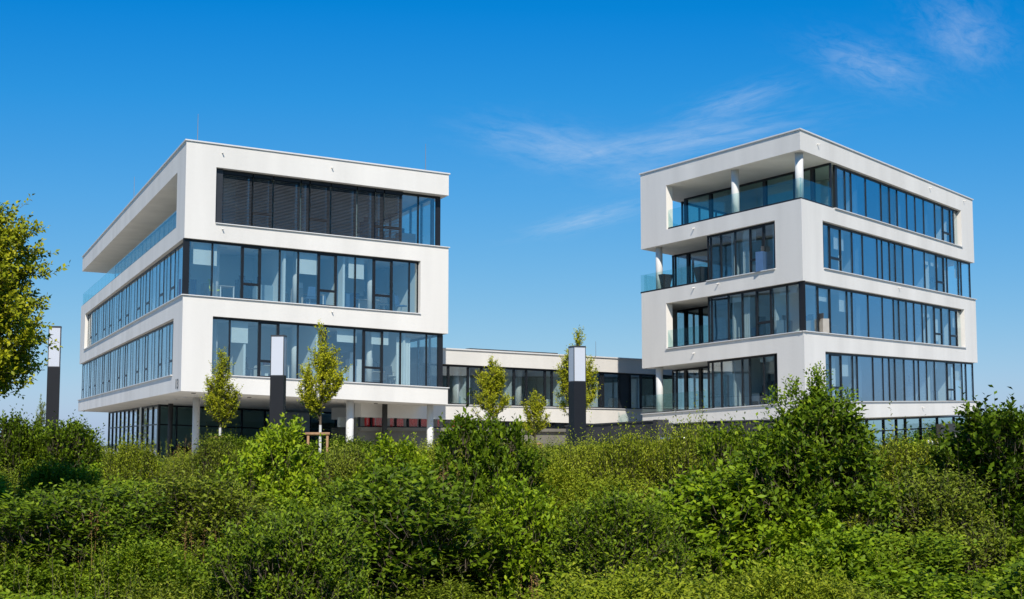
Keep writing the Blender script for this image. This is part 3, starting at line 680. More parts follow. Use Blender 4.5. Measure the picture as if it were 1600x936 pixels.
# inner doors on the back walls (parts of the buildings)
def inner_door(B, F, s_, o, z):
    m = MB(); F.slab(m, s_, s_ + .95, o - .06, o - .002, z + .03, z + 2.15); d = B.part('inner_door', m, 'door')
    m = MB(); F.slab(m, s_ - .08, s_ - .002, o - .08, o, z + .03, z + 2.2); F.slab(m, s_ + .952, s_ + 1.03, o - .08, o, z + .03, z + 2.2); F.slab(m, s_ - .08, s_ + 1.03, o - .08, o, z + 2.2, z + 2.28); B.part('door_frame', m, 'dark_frame', d)
for z, ss in ((t3, (4.2, 10.6)), (t4, (2.2, 7.2, 11.8)), (t5, (11,))):
    for a in ss: inner_door(LB, FF, a, 6.19, z)
for z in (r2, r3, r4): inner_door(RB, RR, 5.5, 6.49, z); inner_door(RB, RR, 21, 6.49, z); inner_door(RB, RL, 4.2, 7.49, z)
def drape(B, F, s0, s1, o, z0, z1, m='sheer_curtain'):
    n = max(4, int((s1 - s0) / .07)); vs = []
    for i in range(n + 1):
        p = F.pt(s0 + (s1 - s0) * i / n, o + .035 * (i % 2)); vs += [(p.x, p.y, z0), (p.x, p.y, z1)]
    B.part('curtain', MB().add(vs, [(2 * i, 2 * i + 2, 2 * i + 3, 2 * i + 1) for i in range(n)]), m)
drape(LB, FF, FF.s_at(628, 4), FF.s_at(650, 4), .6, t3 + .04, u4 - .3)
drape(RB, RL, RL.s_at(1158, 9), RL.s_at(1146, 9), .6, r4 + .04, s5 - .2)
drape(RB, RL, RL.s_at(1158, 6), RL.s_at(1146, 6), .6, r3 + .04, s4 - .2)
for u, z0, z1 in ((1310, r4, s5), (1441, r5, s6), (1300, r2, s3), (1328, r3, s4), (1462, r3, s4), (1474, r4, s5), (1500, r2, s3)):
    a = RR.s_at(u, z0 + 1, .6); drape(RB, RR, a, a + .55, .6, z0 + .04, z1 - .15)
rr = random.Random(11)
for z0, z1 in ((t3, u4), (t4, u5)):
    for k in range(14):
        a = 2.5 + k * 3.3 + rr.uniform(0, 1.2); drape(LB, FL, a, a + rr.uniform(.35, .9), .6, z0 + .04, z1 - .15)
# built-in low cabinets, inner blinds and pictures
rr = random.Random(21)
def clutter(B, F, a0, a1, z0, z1, n, o0=.9, o1=3.0, nb=3):
    for k in range(n):
        a = a0 + (a1 - a0) * (k + rr.uniform(.1, .9)) / n; o_ = rr.uniform(o0, o1); w_ = rr.uniform(.4, 1.3); h_ = rr.choice([.72, .78, 1.05, 1.35]); o_ += .5; m = MB()
        F.slab(m, a, a + w_, o_, o_ + .42, z0 + .03, z0 + h_); B.part('low_cabinet', m, rr.choice(['white_fitting', 'wood_desk', 'grey_fabric', 'partition', 'door', 'blue_fabric']))
        if rr.random() < .6:
            m = MB(); F.slab(m, a + .1, a + .1 + rr.uniform(.15, .45), o_ + .1, o_ + .16, z0 + h_ + .003, z0 + h_ + rr.uniform(.2, .42)); B.part('screen', m, rr.choice(['grey_fabric', 'white_fitting', 'book_red', 'grey_fabric']))
    for k in range(nb):
        a = a0 + (a1 - a0) * (k + rr.uniform(0, .7)) / nb; m = MB(); F.slab(m, a, a + rr.uniform(.9, 1.4), .45, .46, z1 - rr.choice([.35, .5, .8, 1.2]), z1 - .12); B.part('roller_blind', m, 'sheer_curtain')
clutter(LB, FF, 2.2, 14.6, t3, u4, 13); clutter(LB, FF, .6, 13.2, t4, u5, 14); clutter(LB, FF, 11, 14, t5, u6, 3, 1.4, 3, 0)
clutter(RB, RL, 1.5, 7.2, r2, s3, 7, .9, 3, 2); clutter(RB, RL, .8, 7.2, r3, s4, 8, .9, 3, 2); clutter(RB, RL, 1.8, 6.2, r4, s5, 6, .9, 3, 1)
for z0, z1 in ((r2, s3), (r3, s4), (r4, s5)): clutter(RB, RR, 1.0, 8.0, z0, z1, 6, .9, 3, 2); clutter(RB, RR, 17, 25, z0, z1, 8, .9, 3, 4)
for z0, z1 in ((t3, u4), (t4, u5)): clutter(LB, FL, 2.5, 44, z0, z1, 20, .9, 2, 16)
for u in (712, 735, 760, 790, 812, 845, 880, 925, 955):
    a = FK.s_at(u, 3, 1.4); h_ = rr.choice([.8, 1.1, 1.6]); kband('low_cabinet', rr.choice(['grey_fabric', 'white_fitting', 'door']), dz(kb, .03), dz(kb, h_ * .7), 1.3, 1.7, a, a + .8)
# ceiling light fittings
for z1, ss in ((u4, 5), (u5, 5), (u6, 4)):
    for i in range(ss):
        for o_ in (1.8, 3.9):
            m = MB(); FF.slab(m, 1.6 + i * 2.9, 3.0 + i * 2.9, o_, o_ + .2, z1 - .10, z1 - .02); LB.part('ceiling_light', m, 'white_fitting')
# planters on the fourth-storey balcony of the right block
for u, lb in ((1038, 'dark tapered planter at the outer end of the fourth-storey balcony, right block'), (1097, 'dark tapered planter beside the glazing on the fourth-storey balcony, right block')):
    p, r = at(RB, RL, u, r4, .7); root = empty('planter', p, lb, 'planter', None, r)
    m = MB(); m.add([(-.2, -.2, 0), (.2, -.2, 0), (.2, .2, 0), (-.2, .2, 0), (-.36, -.36, .95), (.36, -.36, .95), (.36, .36, .95), (-.36, .36, .95)], [(3, 2, 1, 0), (0, 1, 5, 4), (1, 2, 6, 5), (2, 3, 7, 6), (3, 0, 4, 7)]); m.build('pot', 'planter', root)
    MB().box(-.33, .33, -.33, .33, .82, .86).build('soil', 'soil', root)

# ================================================================== FOLIAGE
def leaf_mat(name, dark, light, tip, trans=.2, rough=.5):
    m = bpy.data.materials.new(name); m.use_nodes = True; nt = m.node_tree; b = nt.nodes['Principled BSDF']; out = nt.nodes['Material Output']
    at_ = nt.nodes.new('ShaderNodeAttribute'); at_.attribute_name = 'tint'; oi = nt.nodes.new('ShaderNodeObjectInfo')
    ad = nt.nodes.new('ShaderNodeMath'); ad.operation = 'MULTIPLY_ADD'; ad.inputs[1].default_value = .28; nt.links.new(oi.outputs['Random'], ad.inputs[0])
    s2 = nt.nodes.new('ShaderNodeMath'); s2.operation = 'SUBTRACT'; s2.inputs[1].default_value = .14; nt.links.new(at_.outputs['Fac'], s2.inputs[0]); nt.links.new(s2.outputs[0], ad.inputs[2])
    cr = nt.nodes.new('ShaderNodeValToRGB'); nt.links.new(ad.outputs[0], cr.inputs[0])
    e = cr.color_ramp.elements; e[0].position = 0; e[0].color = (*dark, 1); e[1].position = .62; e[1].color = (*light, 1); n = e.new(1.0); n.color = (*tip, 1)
    nt.links.new(cr.outputs[0], b.inputs['Base Color']); b.inputs['Roughness'].default_value = rough; b.inputs['Specular IOR Level'].default_value = .18
    tl = nt.nodes.new('ShaderNodeBsdfTranslucent'); hh = nt.nodes.new('ShaderNodeHueSaturation'); hh.inputs['Value'].default_value = 1.25; hh.inputs['Hue'].default_value = .49; nt.links.new(cr.outputs[0], hh.inputs['Color']); nt.links.new(hh.outputs[0], tl.inputs[0])
    mx = nt.nodes.new('ShaderNodeMixShader'); mx.inputs[0].default_value = trans; nt.links.new(b.outputs[0], mx.inputs[1]); nt.links.new(tl.outputs[0], mx.inputs[2]); nt.links.new(mx.outputs[0], out.inputs[0])
    MATS[name] = m
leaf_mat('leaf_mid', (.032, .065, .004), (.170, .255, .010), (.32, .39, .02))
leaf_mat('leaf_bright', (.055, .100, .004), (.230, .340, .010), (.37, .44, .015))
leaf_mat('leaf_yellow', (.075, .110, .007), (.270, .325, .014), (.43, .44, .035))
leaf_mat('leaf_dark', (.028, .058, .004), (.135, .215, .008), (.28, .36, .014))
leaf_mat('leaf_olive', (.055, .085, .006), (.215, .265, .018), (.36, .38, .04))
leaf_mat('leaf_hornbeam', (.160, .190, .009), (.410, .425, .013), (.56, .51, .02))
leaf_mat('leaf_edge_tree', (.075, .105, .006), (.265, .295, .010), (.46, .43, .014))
def nrm(a): return a / (np.linalg.norm(a, axis=-1, keepdims=True) + 1e-9)
def sprig_leaves(rng, base, dirs, lens, nleaf, ll, lw, spread=.85, two=False, curve=.2, tipbias=.5):
    N = len(base); up = np.array([0, 0, 1.])
    a = nrm(np.cross(dirs, up + rng.normal(0, .2, (N, 3)))); b = np.cross(dirs, a)
    t = (np.arange(nleaf) + .6) / nleaf
    pos = base[:, None] + dirs[:, None] * (lens[:, None] * t)[..., None] + up * (curve * lens[:, None] * t ** 2)[..., None]
    ph = rng.uniform(0, 6.28, N)[:, None] + np.arange(nleaf) * (PI if two else 2.4) + rng.normal(0, .3, (N, nleaf))
    rad = a[:, None] * np.cos(ph)[..., None] + b[:, None] * np.sin(ph)[..., None]
    ld = nrm(dirs[:, None] * (1 - .4 * spread) + rad * spread + rng.normal(0, .18, (N, nleaf, 3)) + up * .12)
    side = nrm(np.cross(ld, np.array([0, -.45, 1.]) + rng.normal(0, .5, (N, nleaf, 3)))); nn = -np.cross(ld, side)
    sz = (ll * rng.uniform(.65, 1.15, (N, nleaf)) * (1 - .35 * np.abs(t * 2 - 1) ** 2))[..., None]; wd = sz * (lw / ll) * .5
    v0 = pos; v2 = pos + ld * sz - nn * sz * .08; v1 = pos + ld * sz * .48 + side * wd + nn * sz * .09; v3 = pos + ld * sz * .48 - side * wd + nn * sz * .09
    V = np.stack([v0, v1, v2, v3], 2).reshape(-1, 3)
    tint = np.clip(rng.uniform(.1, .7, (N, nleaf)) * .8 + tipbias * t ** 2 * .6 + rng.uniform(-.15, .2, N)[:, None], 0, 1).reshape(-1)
    return V, tint
def leaf_mesh(name, V, tint, m):
    n = len(V) // 4; me = bpy.data.meshes.new(name); me.vertices.add(len(V)); me.vertices.foreach_set('co', V.astype(np.float32).ravel())
    idx = (np.arange(n)[:, None] * 4 + np.array([0, 1, 2, 0, 2, 3])).ravel().astype(np.int32)
    me.loops.add(len(idx)); me.loops.foreach_set('vertex_index', idx); me.polygons.add(2 * n); me.polygons.foreach_set('loop_start', np.arange(0, 6 * n, 3, dtype=np.int32))
    at_ = me.attributes.new('tint', 'FLOAT', 'FACE'); at_.data.foreach_set('value', np.repeat(tint, 2).astype(np.float32))
    me.materials.append(MATS[m]); me.update(calc_edges=True); return me
def stems_mesh(name, base, tips, r, m='bark'):
    N = len(base); d = nrm(tips - base); a = nrm(np.cross(d, np.array([.3, .2, 1.]))); b = np.cross(d, a); vs = []
    for k in range(3):
        c, s_ = math.cos(k * 2.094), math.sin(k * 2.094); vs.append(base + (a * c + b * s_) * r)
    vs.append(tips); V = np.stack(vs, 1).reshape(-1, 3); f = (np.arange(N)[:, None, None] * 4 + np.array([[0, 1, 3], [1, 2, 3], [2, 0, 3]])).reshape(-1, 3)
    me = bpy.data.meshes.new(name); me.from_pydata(V.tolist(), [], f.tolist()); me.materials.append(MATS[m]); return me
def bush_meshes(seed, rx, h, nshoot, nleaf, ll, lw, m, shoot=.5, upright=.6, two=False, lobes=6, spikes=0, outer=.45):
    """shoots rooted through the volume of a few overlapping lobes, pointing out and up"""
    rng = np.random.default_rng(seed); cs = []; rs = []
    for k in range(lobes):
        a = rng.uniform(0, 6.28); d = rng.uniform(.0, .55) * rx; rr_ = rng.uniform(.42, .62) * rx
        cs.append((d * math.cos(a), d * math.sin(a), rng.uniform(.45, .84) * h)); rs.append((rr_, rr_, min(rng.uniform(.3, .45) * h, 1.1 * rr_)))
    cs.append((0, 0, .42 * h)); rs.append((.88 * rx, .88 * rx, .44 * h)); cs.append((0, 0, .2 * h)); rs.append((rx, rx, .25 * h)); cs = np.array(cs); rs = np.array(rs)
    nt_ = max(20, nshoot // 8); k = rng.integers(0, len(cs), nt_); dt = nrm(rng.normal(0, 1, (nt_, 3))); dt[:, 2] = np.where(dt[:, 2] < -.35, -dt[:, 2], dt[:, 2])
    tb = cs[k] + dt * rs[k] * (rng.uniform(outer, 1, nt_) ** .6)[:, None]; g_ = rng.integers(0, nt_, nshoot)
    d = nrm(dt[g_] + rng.normal(0, .45, (nshoot, 3))); base = tb[g_] + rng.normal(0, .07, (nshoot, 3)) + d * rng.uniform(-.12, .10, (nshoot, 1)); base[:, 2] = np.maximum(base[:, 2], .05)
    dirs = nrm(d * (1 - upright) + np.array([0, 0, upright]) + rng.normal(0, .22, d.shape)); L = shoot * rng.uniform(.5, 1.15, nshoot)
    if spikes:
        i = rng.choice(nshoot, spikes, replace=False); dirs[i] = nrm(np.array([0, 0, 1.]) + rng.normal(0, .12, (spikes, 3))); base[i, 2] = np.maximum(base[i, 2], .6 * h); L[i] *= 1.7
    V, t = sprig_leaves(rng, base, dirs, L, nleaf, ll, lw, two=two)
    st = stems_mesh('stem', base - dirs * .15, base + dirs * L[:, None] + np.array([0, 0, .15]) * L[:, None], .006)
    lv = leaf_mesh('foliage', V, t, m)
    # main stems
    b0 = np.zeros((9, 3)) + rng.normal(0, .08, (9, 3)) * [1, 1, 0]; tp = cs[rng.integers(0, len(cs), 9)]
    return lv, st, stems_mesh('main_stem', b0, tp, .03)
KINDS = {
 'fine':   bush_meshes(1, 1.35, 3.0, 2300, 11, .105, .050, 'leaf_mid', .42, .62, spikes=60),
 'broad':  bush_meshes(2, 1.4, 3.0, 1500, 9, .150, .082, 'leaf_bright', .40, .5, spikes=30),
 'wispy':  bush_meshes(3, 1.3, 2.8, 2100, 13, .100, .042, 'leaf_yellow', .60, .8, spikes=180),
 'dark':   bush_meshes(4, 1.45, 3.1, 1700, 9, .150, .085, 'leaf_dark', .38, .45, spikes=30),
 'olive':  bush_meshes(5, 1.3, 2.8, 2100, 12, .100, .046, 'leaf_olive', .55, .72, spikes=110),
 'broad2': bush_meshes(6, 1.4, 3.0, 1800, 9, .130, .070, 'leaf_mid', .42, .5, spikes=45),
}
# distinct bushes: (column, top row, half width px, distance, kind, height, label)
BUSH = [
 (36, 655, 44, 38, 'broad2', 'round dark-green bush at the far left, between the tree and the first light pillar'),
 (118, 664, 50, 37.5, 'broad2', 'round leafy bush just right of the far-left light pillar'),
 (203, 694, 42, 36, 'wispy', 'yellow-green feathery shrub below the glazed ground-floor corner of the left block'),
 (285, 716, 36, 38, 'wispy', 'pale feathery shrub with upright shoots left of the first young tree'),
 (345, 690, 44, 36, 'olive', 'feathery shrub at the foot of the first young tree'),
 (438, 670, 54, 31, 'broad', 'bright broad-leaved bush hiding the foot of the middle light pillar'),
 (540, 702, 48, 34, 'olive', 'olive shrub at the foot of the staked tree with white trunk'),
 (612, 694, 52, 33, 'broad', 'broad-leaved bush in front of the dark column under the left block'),
 (680, 700, 48, 37, 'wispy', 'feathery shrub before the rightmost round column of the left block'),
 (752, 660, 56, 29, 'dark', 'tall dark bush in front of the link building with a young tree behind'),
 (838, 702, 50, 36, 'olive', 'low feathery shrub in front of the smallest young tree'),
 (912, 694, 44, 35, 'wispy', 'yellow-green shrub at the foot of the right light pillar'),
 (990, 684, 54, 34, 'wispy', 'yellowish feathery shrub before the dark garden wall with end pier'),
 (1085, 670, 52, 33, 'wispy', 'tall feathery shrub rising across the pale handrail'),
 (1165, 674, 56, 30, 'broad2', 'broad-leaved bush left of the big dark bush at right'),
 (1410, 692, 74, 30, 'wispy', 'light feathery shrub between the two big dark bushes at right'),
 (1450, 745, 90, 25, 'olive', 'fine-leaved light shrub low in front of the ground floor of the right block'),
 (620, 742, 125, 22, 'broad2', 'large leafy bush in the middle foreground left of centre'),
 (822, 768, 66, 22, 'broad', 'bright green broad-leaved bush in the centre foreground'),
 (1120, 745, 100, 24, 'broad', 'bright leafy bush in the foreground left of the big dark bush'),
 (330, 752, 120, 25, 'olive', 'wide olive shrub in the left foreground below the first young tree'),
 (130, 765, 120, 24, 'fine', 'wide fine-leaved shrub in the foreground at left'),
 (985, 780, 90, 21, 'fine', 'fine-leaved mid-green shrub in the foreground right of centre'),
 (470, 800, 90, 19, 'fine', 'fine-leaved green shrub low in the foreground left of centre'),
]
def put_bush(meshes, x, y, z, sxy, sz, rz, label, group=None):
    root = empty('bush', (x, y, z), label, 'bush', group, rz); root.scale = (sxy, sxy, sz)
    for nm, me in zip(('foliage', 'twigs', 'main_stem'), meshes):
        o = bpy.data.objects.new(nm, me); COL.objects.link(o); o.parent = root
rb = random.Random(5)
NEAR = []
def ztop_of(me):
    a = np.empty(len(me.vertices) * 3, np.float32); me.vertices.foreach_get('co', a); return float(np.percentile(a[2::3], 99.0))
HB = {k: ztop_of(v[0]) for k, v in KINDS.items()}
for u, v, hw, y, k, lb in BUSH:
    x = ray_x(u, y); zg = ground_z(x, y) - .1; top = ray_z(v, y); H = HB[k]; s_z = (top - zg) / H; s_x = max(hw * 1.5 / FPX * y / 1.3, .72 * s_z)
    put_bush(KINDS[k], x, y, zg, max(s_x, .5), s_z, rb.uniform(0, 6), lb); NEAR.append((x, y, max(s_x, .5) * 1.0))
# the two big bushes on the right
big1 = bush_meshes(21, 1.75, 4.2, 3600, 9, .155, .086, 'leaf_dark', .46, .5, lobes=9, spikes=70, outer=.5)
big2 = bush_meshes(22, 1.7, 3.9, 3200, 9, .155, .086, 'leaf_dark', .46, .5, lobes=8, spikes=90, outer=.5)
y = 25; x = ray_x(1262, y); zg = ground_z(x, y) - .1; put_bush(big1, x, y, zg, 1.02, (ray_z(632, y) - zg) / ztop_of(big1[0]), 1.0, 'biggest dark leafy bush, with a spire of shoots in front of the right block corner'); NEAR.append((x, y, 1.15))
y = 27; x = ray_x(1540, y); zg = ground_z(x, y) - .1; put_bush(big2, x, y, zg, 1.12, (ray_z(650, y) - zg) / ztop_of(big2[0]), 2.2, 'big dark leafy bush at the right edge of the picture'); NEAR.append((x, y, 1.2))
y = 29; x = ray_x(1665, y); zg = ground_z(x, y) - .1; put_bush(big2, x, y, zg, .85, (ray_z(668, y) - zg) / ztop_of(big2[0]), .4, 'dark leafy bush cut by the right edge of the picture')
# spire shoots of the biggest bush
rng = np.random.default_rng(77); y = 25
bs = []; ds = []; Ls = []
for u, v0, v1, n in ((1281, 640, 592, 46), (1275, 650, 610, 34), (1237, 640, 612, 26), (1322, 665, 628, 26), (1210, 655, 628, 16)):
    for i in range(n):
        t = rng.uniform(0, 1); v = v0 + (v1 - v0) * t; bs.append((ray_x(u + rng.normal(0, 7 * (1.1 - t)), y), y + rng.normal(0, .12), ray_z(v, y))); ds.append((rng.normal(0, .45), rng.normal(0, .45), 1)); Ls.append(.3)
V, t = sprig_leaves(rng, np.array(bs), nrm(np.array(ds)), np.array(Ls), 9, .09, .05)
root = [o for o in COL.objects if o.get('label', '').startswith('biggest dark')][0]
lm = leaf_mesh('leader_shoots', V, t, 'leaf_dark'); o = bpy.data.objects.new('leader_shoots', lm); COL.objects.link(o); o.parent = root
bpy.context.view_layer.update(); o.matrix_parent_inverse = root.matrix_world.inverted()

# hedge mass: shrubs nobody could count, one geometry-nodes object
protos = bpy.data.collections.new('shrub_sources'); pk = ['fine', 'broad', 'wispy', 'dark', 'olive', 'broad2']
for i, k in enumerate(pk):
    o = bpy.data.objects.new('%d_%s_shrub' % (i, k), KINDS[k][0]); protos.objects.link(o)
rb = random.Random(31); pts = []; pick = []; scl = []; rot = []
def crown_top(x, y):
    prof = [(13, -2.25), (20, -2.1), (26, -1.85), (32, -1.42), (38, -.98), (45, -.56), (50, -.52)]
    for (a, za), (b, zb) in zip(prof, prof[1:]):
        if y <= b: return za + (zb - za) * (y - a) / (b - a)
    return -.52
y = 13.6
while y < 48:
    half = .42 * y + 3; x = -half + rb.uniform(0, 1)
    while x < half:
        px, py = x + rb.uniform(-.35, .35), y + rb.uniform(-.4, .4)
        if not any((px - a) ** 2 + (py - b) ** 2 < (r_ * .9) ** 2 for a, b, r_ in NEAR):
            zg = ground_z(px, py) - .1; upx = 800 + FPX * px / py; notch = .5 if 215 < upx < 315 and py > 30 else 0
            wob = -notch + (.4 if py > 36 else 1) * .28 * math.sin(px * .55 + py * .8) + .2 * math.sin(px * 1.3 - py * .5)
            H = crown_top(px, py) - zg + wob + rb.uniform(-.5, .2) * (.6 if py > 36 else 1) - (.12 if py > 36 else 0)
            n = math.sin(px * .33 + 1.2) + math.sin(py * .45 + px * .21) + rb.uniform(-1.1, 1.1)
            k = 'wispy' if n > 1.1 else 'olive' if n > .5 else 'fine' if n > -.3 else 'broad2' if n > -.9 else 'broad' if n > -1.6 else 'dark'
            if py > 38 and rb.random() < .5: k = rb.choice(['wispy', 'olive', 'wispy', 'broad2'])
            pts.append((px, py, zg)); pick.append(pk.index(k)); s0 = rb.uniform(.85, 1.25); scl.append((s0, s0, max(.5, H / HB[k]))); rot.append((rb.uniform(-.08, .08), rb.uniform(-.08, .08), rb.uniform(0, 6.28)))
        x += rb.uniform(1.5, 2.2)
    y += 1.55
me = bpy.data.meshes.new('hedge_mass'); me.from_pydata(pts, [], [])
for nm, ty, dat in (('pick', 'INT', pick), ('rot', 'FLOAT_VECTOR', rot), ('scl', 'FLOAT_VECTOR', scl)):
    a = me.attributes.new(nm, ty, 'POINT'); a.data.foreach_set('value' if ty == 'INT' else 'vector', np.array(dat).ravel())
hedge = bpy.data.objects.new('hedge_mass', me); COL.objects.link(hedge)
tag(hedge, 'dense mixed green shrubbery filling the whole foreground below the buildings', 'shrubbery', kind='stuff')
ng = bpy.data.node_groups.new('scatter_shrubs', 'GeometryNodeTree')
ng.interface.new_socket('Geometry', in_out='INPUT', socket_type='NodeSocketGeometry'); ng.interface.new_socket('Geometry', in_out='OUTPUT', socket_type='NodeSocketGeometry')
gi = ng.nodes.new('NodeGroupInput'); go = ng.nodes.new('NodeGroupOutput'); ip = ng.nodes.new('GeometryNodeInstanceOnPoints'); ci = ng.nodes.new('GeometryNodeCollectionInfo')
ci.inputs['Collection'].default_value = protos; ci.inputs['Separate Children'].default_value = True; ci.inputs['Reset Children'].default_value = True; ip.inputs['Pick Instance'].default_value = True
def na(nm, ty):
    n = ng.nodes.new('GeometryNodeInputNamedAttribute'); n.data_type = ty; n.inputs['Name'].default_value = nm; return n.outputs['Attribute']
ng.links.new(gi.outputs[0], ip.inputs['Points']); ng.links.new(ci.outputs[0], ip.inputs['Instance']); ng.links.new(na('pick', 'INT'), ip.inputs['Instance Index'])
e2r = ng.nodes.new('FunctionNodeEulerToRotation'); ng.links.new(na('rot', 'FLOAT_VECTOR'), e2r.inputs[0]); ng.links.new(e2r.outputs[0], ip.inputs['Rotation']); ng.links.new(na('scl', 'FLOAT_VECTOR'), ip.inputs['Scale'])
ng.links.new(ip.outputs[0], go.inputs[0]); md = hedge.modifiers.new('scatter', 'NODES'); md.node_group = ng

# ================================================================== TREES
def young_tree(u, vtop, vcrown, vbase, y, hw, seed, label, white=True, stakes=None, mleaf='leaf_hornbeam', nshoot=1300, ll=.088, group='young upright trees in front of the buildings', lean=.0):
    rng = np.random.default_rng(seed); x = ray_x(u, y); zg = ground_z(x, y) - .15
    root = empty('young_tree', (x, y, zg), label, 'tree', group)
    ht, hc = ray_z(vtop, y) - zg, ray_z(vcrown, y) - zg; R = hw / FPX * y
    tr = MB(); z1 = hc + .35 * (ht - hc); tr.tube((0, 0, 0), (0, 0, hc), .055, .045, n=9, cap=False); o = tr.build('trunk', 'limewash' if white else 'bark', root, smooth=True)
    tr = MB(); pr = Vector((0, 0, hc - .02))
    for k in range(5):
        q = Vector((rng.normal(0, .03), rng.normal(0, .03), hc + (ht - hc) * (k + 1) / 5.4)); tr.tube(pr, q, .042 - .007 * k, .036 - .007 * k, n=7, cap=False); pr = q
    nb = 26; segs = []
    for k in range(nb):
        t0 = rng.uniform(0, .62); a = k * 2.4 + rng.normal(0, .3); z0 = hc + t0 * (ht - hc) * .8
        w_ = R * (1 - t0 * .75) * rng.uniform(.62, 1.0); dz_ = (ht - hc) * rng.uniform(.22, .42)
        p0 = Vector((0, 0, z0)); p1 = Vector((math.cos(a) * w_ * .65, math.sin(a) * w_ * .65, z0 + dz_ * .42)); p2 = Vector((math.cos(a) * w_, math.sin(a) * w_, z0 + dz_))
        p2.z = min(p2.z, ht * .97); tr.tube(p0, p1, .017, .011, n=5, cap=False); tr.tube(p1, p2, .011, .004, n=4, cap=False); segs += [(p0, p1, .35), (p1, p2, .65)]
    segs.append((Vector((0, 0, hc + .4 * (ht - hc))), Vector((0, 0, ht - .1)), .9))
    tr.build('limbs', 'bark', root, smooth=True)
    B_ = []; D_ = []
    ws = np.array([s_[2] * (s_[1] - s_[0]).length for s_ in segs]); ws /= ws.sum()
    for i in rng.choice(len(segs), nshoot, p=ws):
        p0, p1, _ = segs[i]; t = rng.uniform(.15 if i % 2 == 0 else 0, 1); p = p0.lerp(p1, t); d = (p1 - p0).normalized()
        B_.append((p.x + rng.normal(0, .035), p.y + rng.normal(0, .035), p.z)); D_.append((d.x * .5 + rng.normal(0, .5), d.y * .5 + rng.normal(0, .5), .55 + rng.normal(0, .3)))
    B_ = np.array(B_); D_ = nrm(np.array(D_)); L = rng.uniform(.12, .34, len(B_)) * (.6 + R * .45)
    V, t = sprig_leaves(rng, B_, D_, L, 8, ll, ll * .6, tipbias=.7)
    o = bpy.data.objects.new('crown', leaf_mesh('crown', V, t, mleaf)); COL.objects.link(o); o.parent = root
    o = bpy.data.objects.new('twigs', stems_mesh('twigs', B_, B_ + D_ * L[:, None], .004)); COL.objects.link(o); o.parent = root
    if stakes:
        ua, ub, vs_, = stakes; sx0, sx1 = ray_x(ua, y) - x, ray_x(ub, y) - x; zs = ray_z(vs_, y) - zg
        st = empty('tree_stakes', (x, y, zg), 'round timber stakes and crossbar bracing the ' + label.split(',')[0], 'tree stakes', 'timber tree braces')
        for sx in (sx0, sx1): MB().tube((sx, -.05, 0), (sx, -.05, zs - .06), .042, n=10).build('post', 'stake_wood', st, smooth=True)
        MB().tube((sx0 - .1, -.05, zs), (sx1 + .08, -.05, zs), .055, n=10).build('crossbar', 'stake_wood', st, smooth=True)
        for s_ in (-1, 1): MB().box(s_ * .2 - .17, s_ * .2 + .17, -.062, -.05, zs - .42, zs - .38)
young_tree(500.5, 506, 664, 712, 45, 43, 11, 'tallest young tree in front of the left block, with a white trunk', stakes=(482, 512, 678))
young_tree(344, 549, 668, 700, 47, 32, 12, 'slender young tree under the left block corner, left of the middle pillar', stakes=(334, 357, 684), nshoot=1200, ll=.08)
young_tree(768, 562, 668, 700, 48, 35, 13, 'young tree with a narrow tip in front of the link building windows', white=False, nshoot=1100, ll=.08)
young_tree(836, 612, 684, 705, 56, 25, 14, 'smallest young tree, in front of the white band of the link building', white=False, stakes=(828, 845, 694), nshoot=700, ll=.08)
young_tree(904, 517, 666, 700, 52, 42, 15, 'young tree half hidden behind the right light pillar', white=False, nshoot=1500)
young_tree(63, 618, 700, 730, 120, 12, 16, 'far pale tree just left of the far-left light pillar', white=False, mleaf='leaf_olive', nshoot=300, ll=.13, group=None)
# big tree cut by the left edge
rng = np.random.default_rng(40); y = 27; x = ray_x(-97, y); zg = ground_z(x, y) - .1
root = empty('edge_tree', (x, y, zg), 'larger yellow-green tree cut by the left edge of the picture', 'tree')
zc, Rz, Rx = ray_z(494, y) - zg, 2.45, 1.86
tr = MB(); tr.tube((0, 0, 0), (0, 0, zc - 1.4), .13, .10, n=12, cap=False); tr.tube((0, 0, zc - 1.42), (.03, 0, zc + Rz * .8), .10, .02, n=9, cap=False); tr.build('trunk', 'bark', root, smooth=True)
lm = MB(); B_ = []; D_ = []
for k in range(64):
    a = k * 2.399; f = (k + .5) / 64; z0 = zc - Rz * .75 + f * Rz * 1.35
    # envelope: widest just below the middle, pointed above
    ez = (z0 + .5 - zc) / Rz; R = Rx * math.sqrt(max(.03, 1 - ez * ez)) * rng.uniform(.78, 1.1)
    p0 = Vector((0, 0, z0)); p1 = Vector((math.cos(a) * R * .55, math.sin(a) * R * .55, z0 + .28)); p2 = Vector((math.cos(a) * R, math.sin(a) * R, z0 + .62))
    lm.tube(p0, p1, .032, .02, n=6, cap=False); lm.tube(p1, p2, .02, .006, n=5, cap=False)
    for q in range(100):
        t = rng.uniform(.15, 1) ** .75; p = p0.lerp(p1, t * 2) if t < .5 else p1.lerp(p2, t * 2 - 1)
        off = rng.normal(0, .15, 3); B_.append((p.x + off[0], p.y + off[1], p.z + off[2] * .8)); D_.append((math.cos(a) * .6 + rng.normal(0, .5), math.sin(a) * .6 + rng.normal(0, .5), .35 + rng.normal(0, .35)))
lm.build('limbs', 'bark', root, smooth=True)
B_ = np.array(B_); D_ = nrm(np.array(D_)); L = rng.uniform(.14, .38, len(B_)); V, t = sprig_leaves(rng, B_, D_, L, 8, .125, .075, tipbias=.6)
o = bpy.data.objects.new('crown', leaf_mesh('crown', V, t, 'leaf_edge_tree')); COL.objects.link(o); o.parent = root
o = bpy.data.objects.new('twigs', stems_mesh('twigs', B_, B_ + D_ * L[:, None], .005)); COL.objects.link(o); o.parent = root

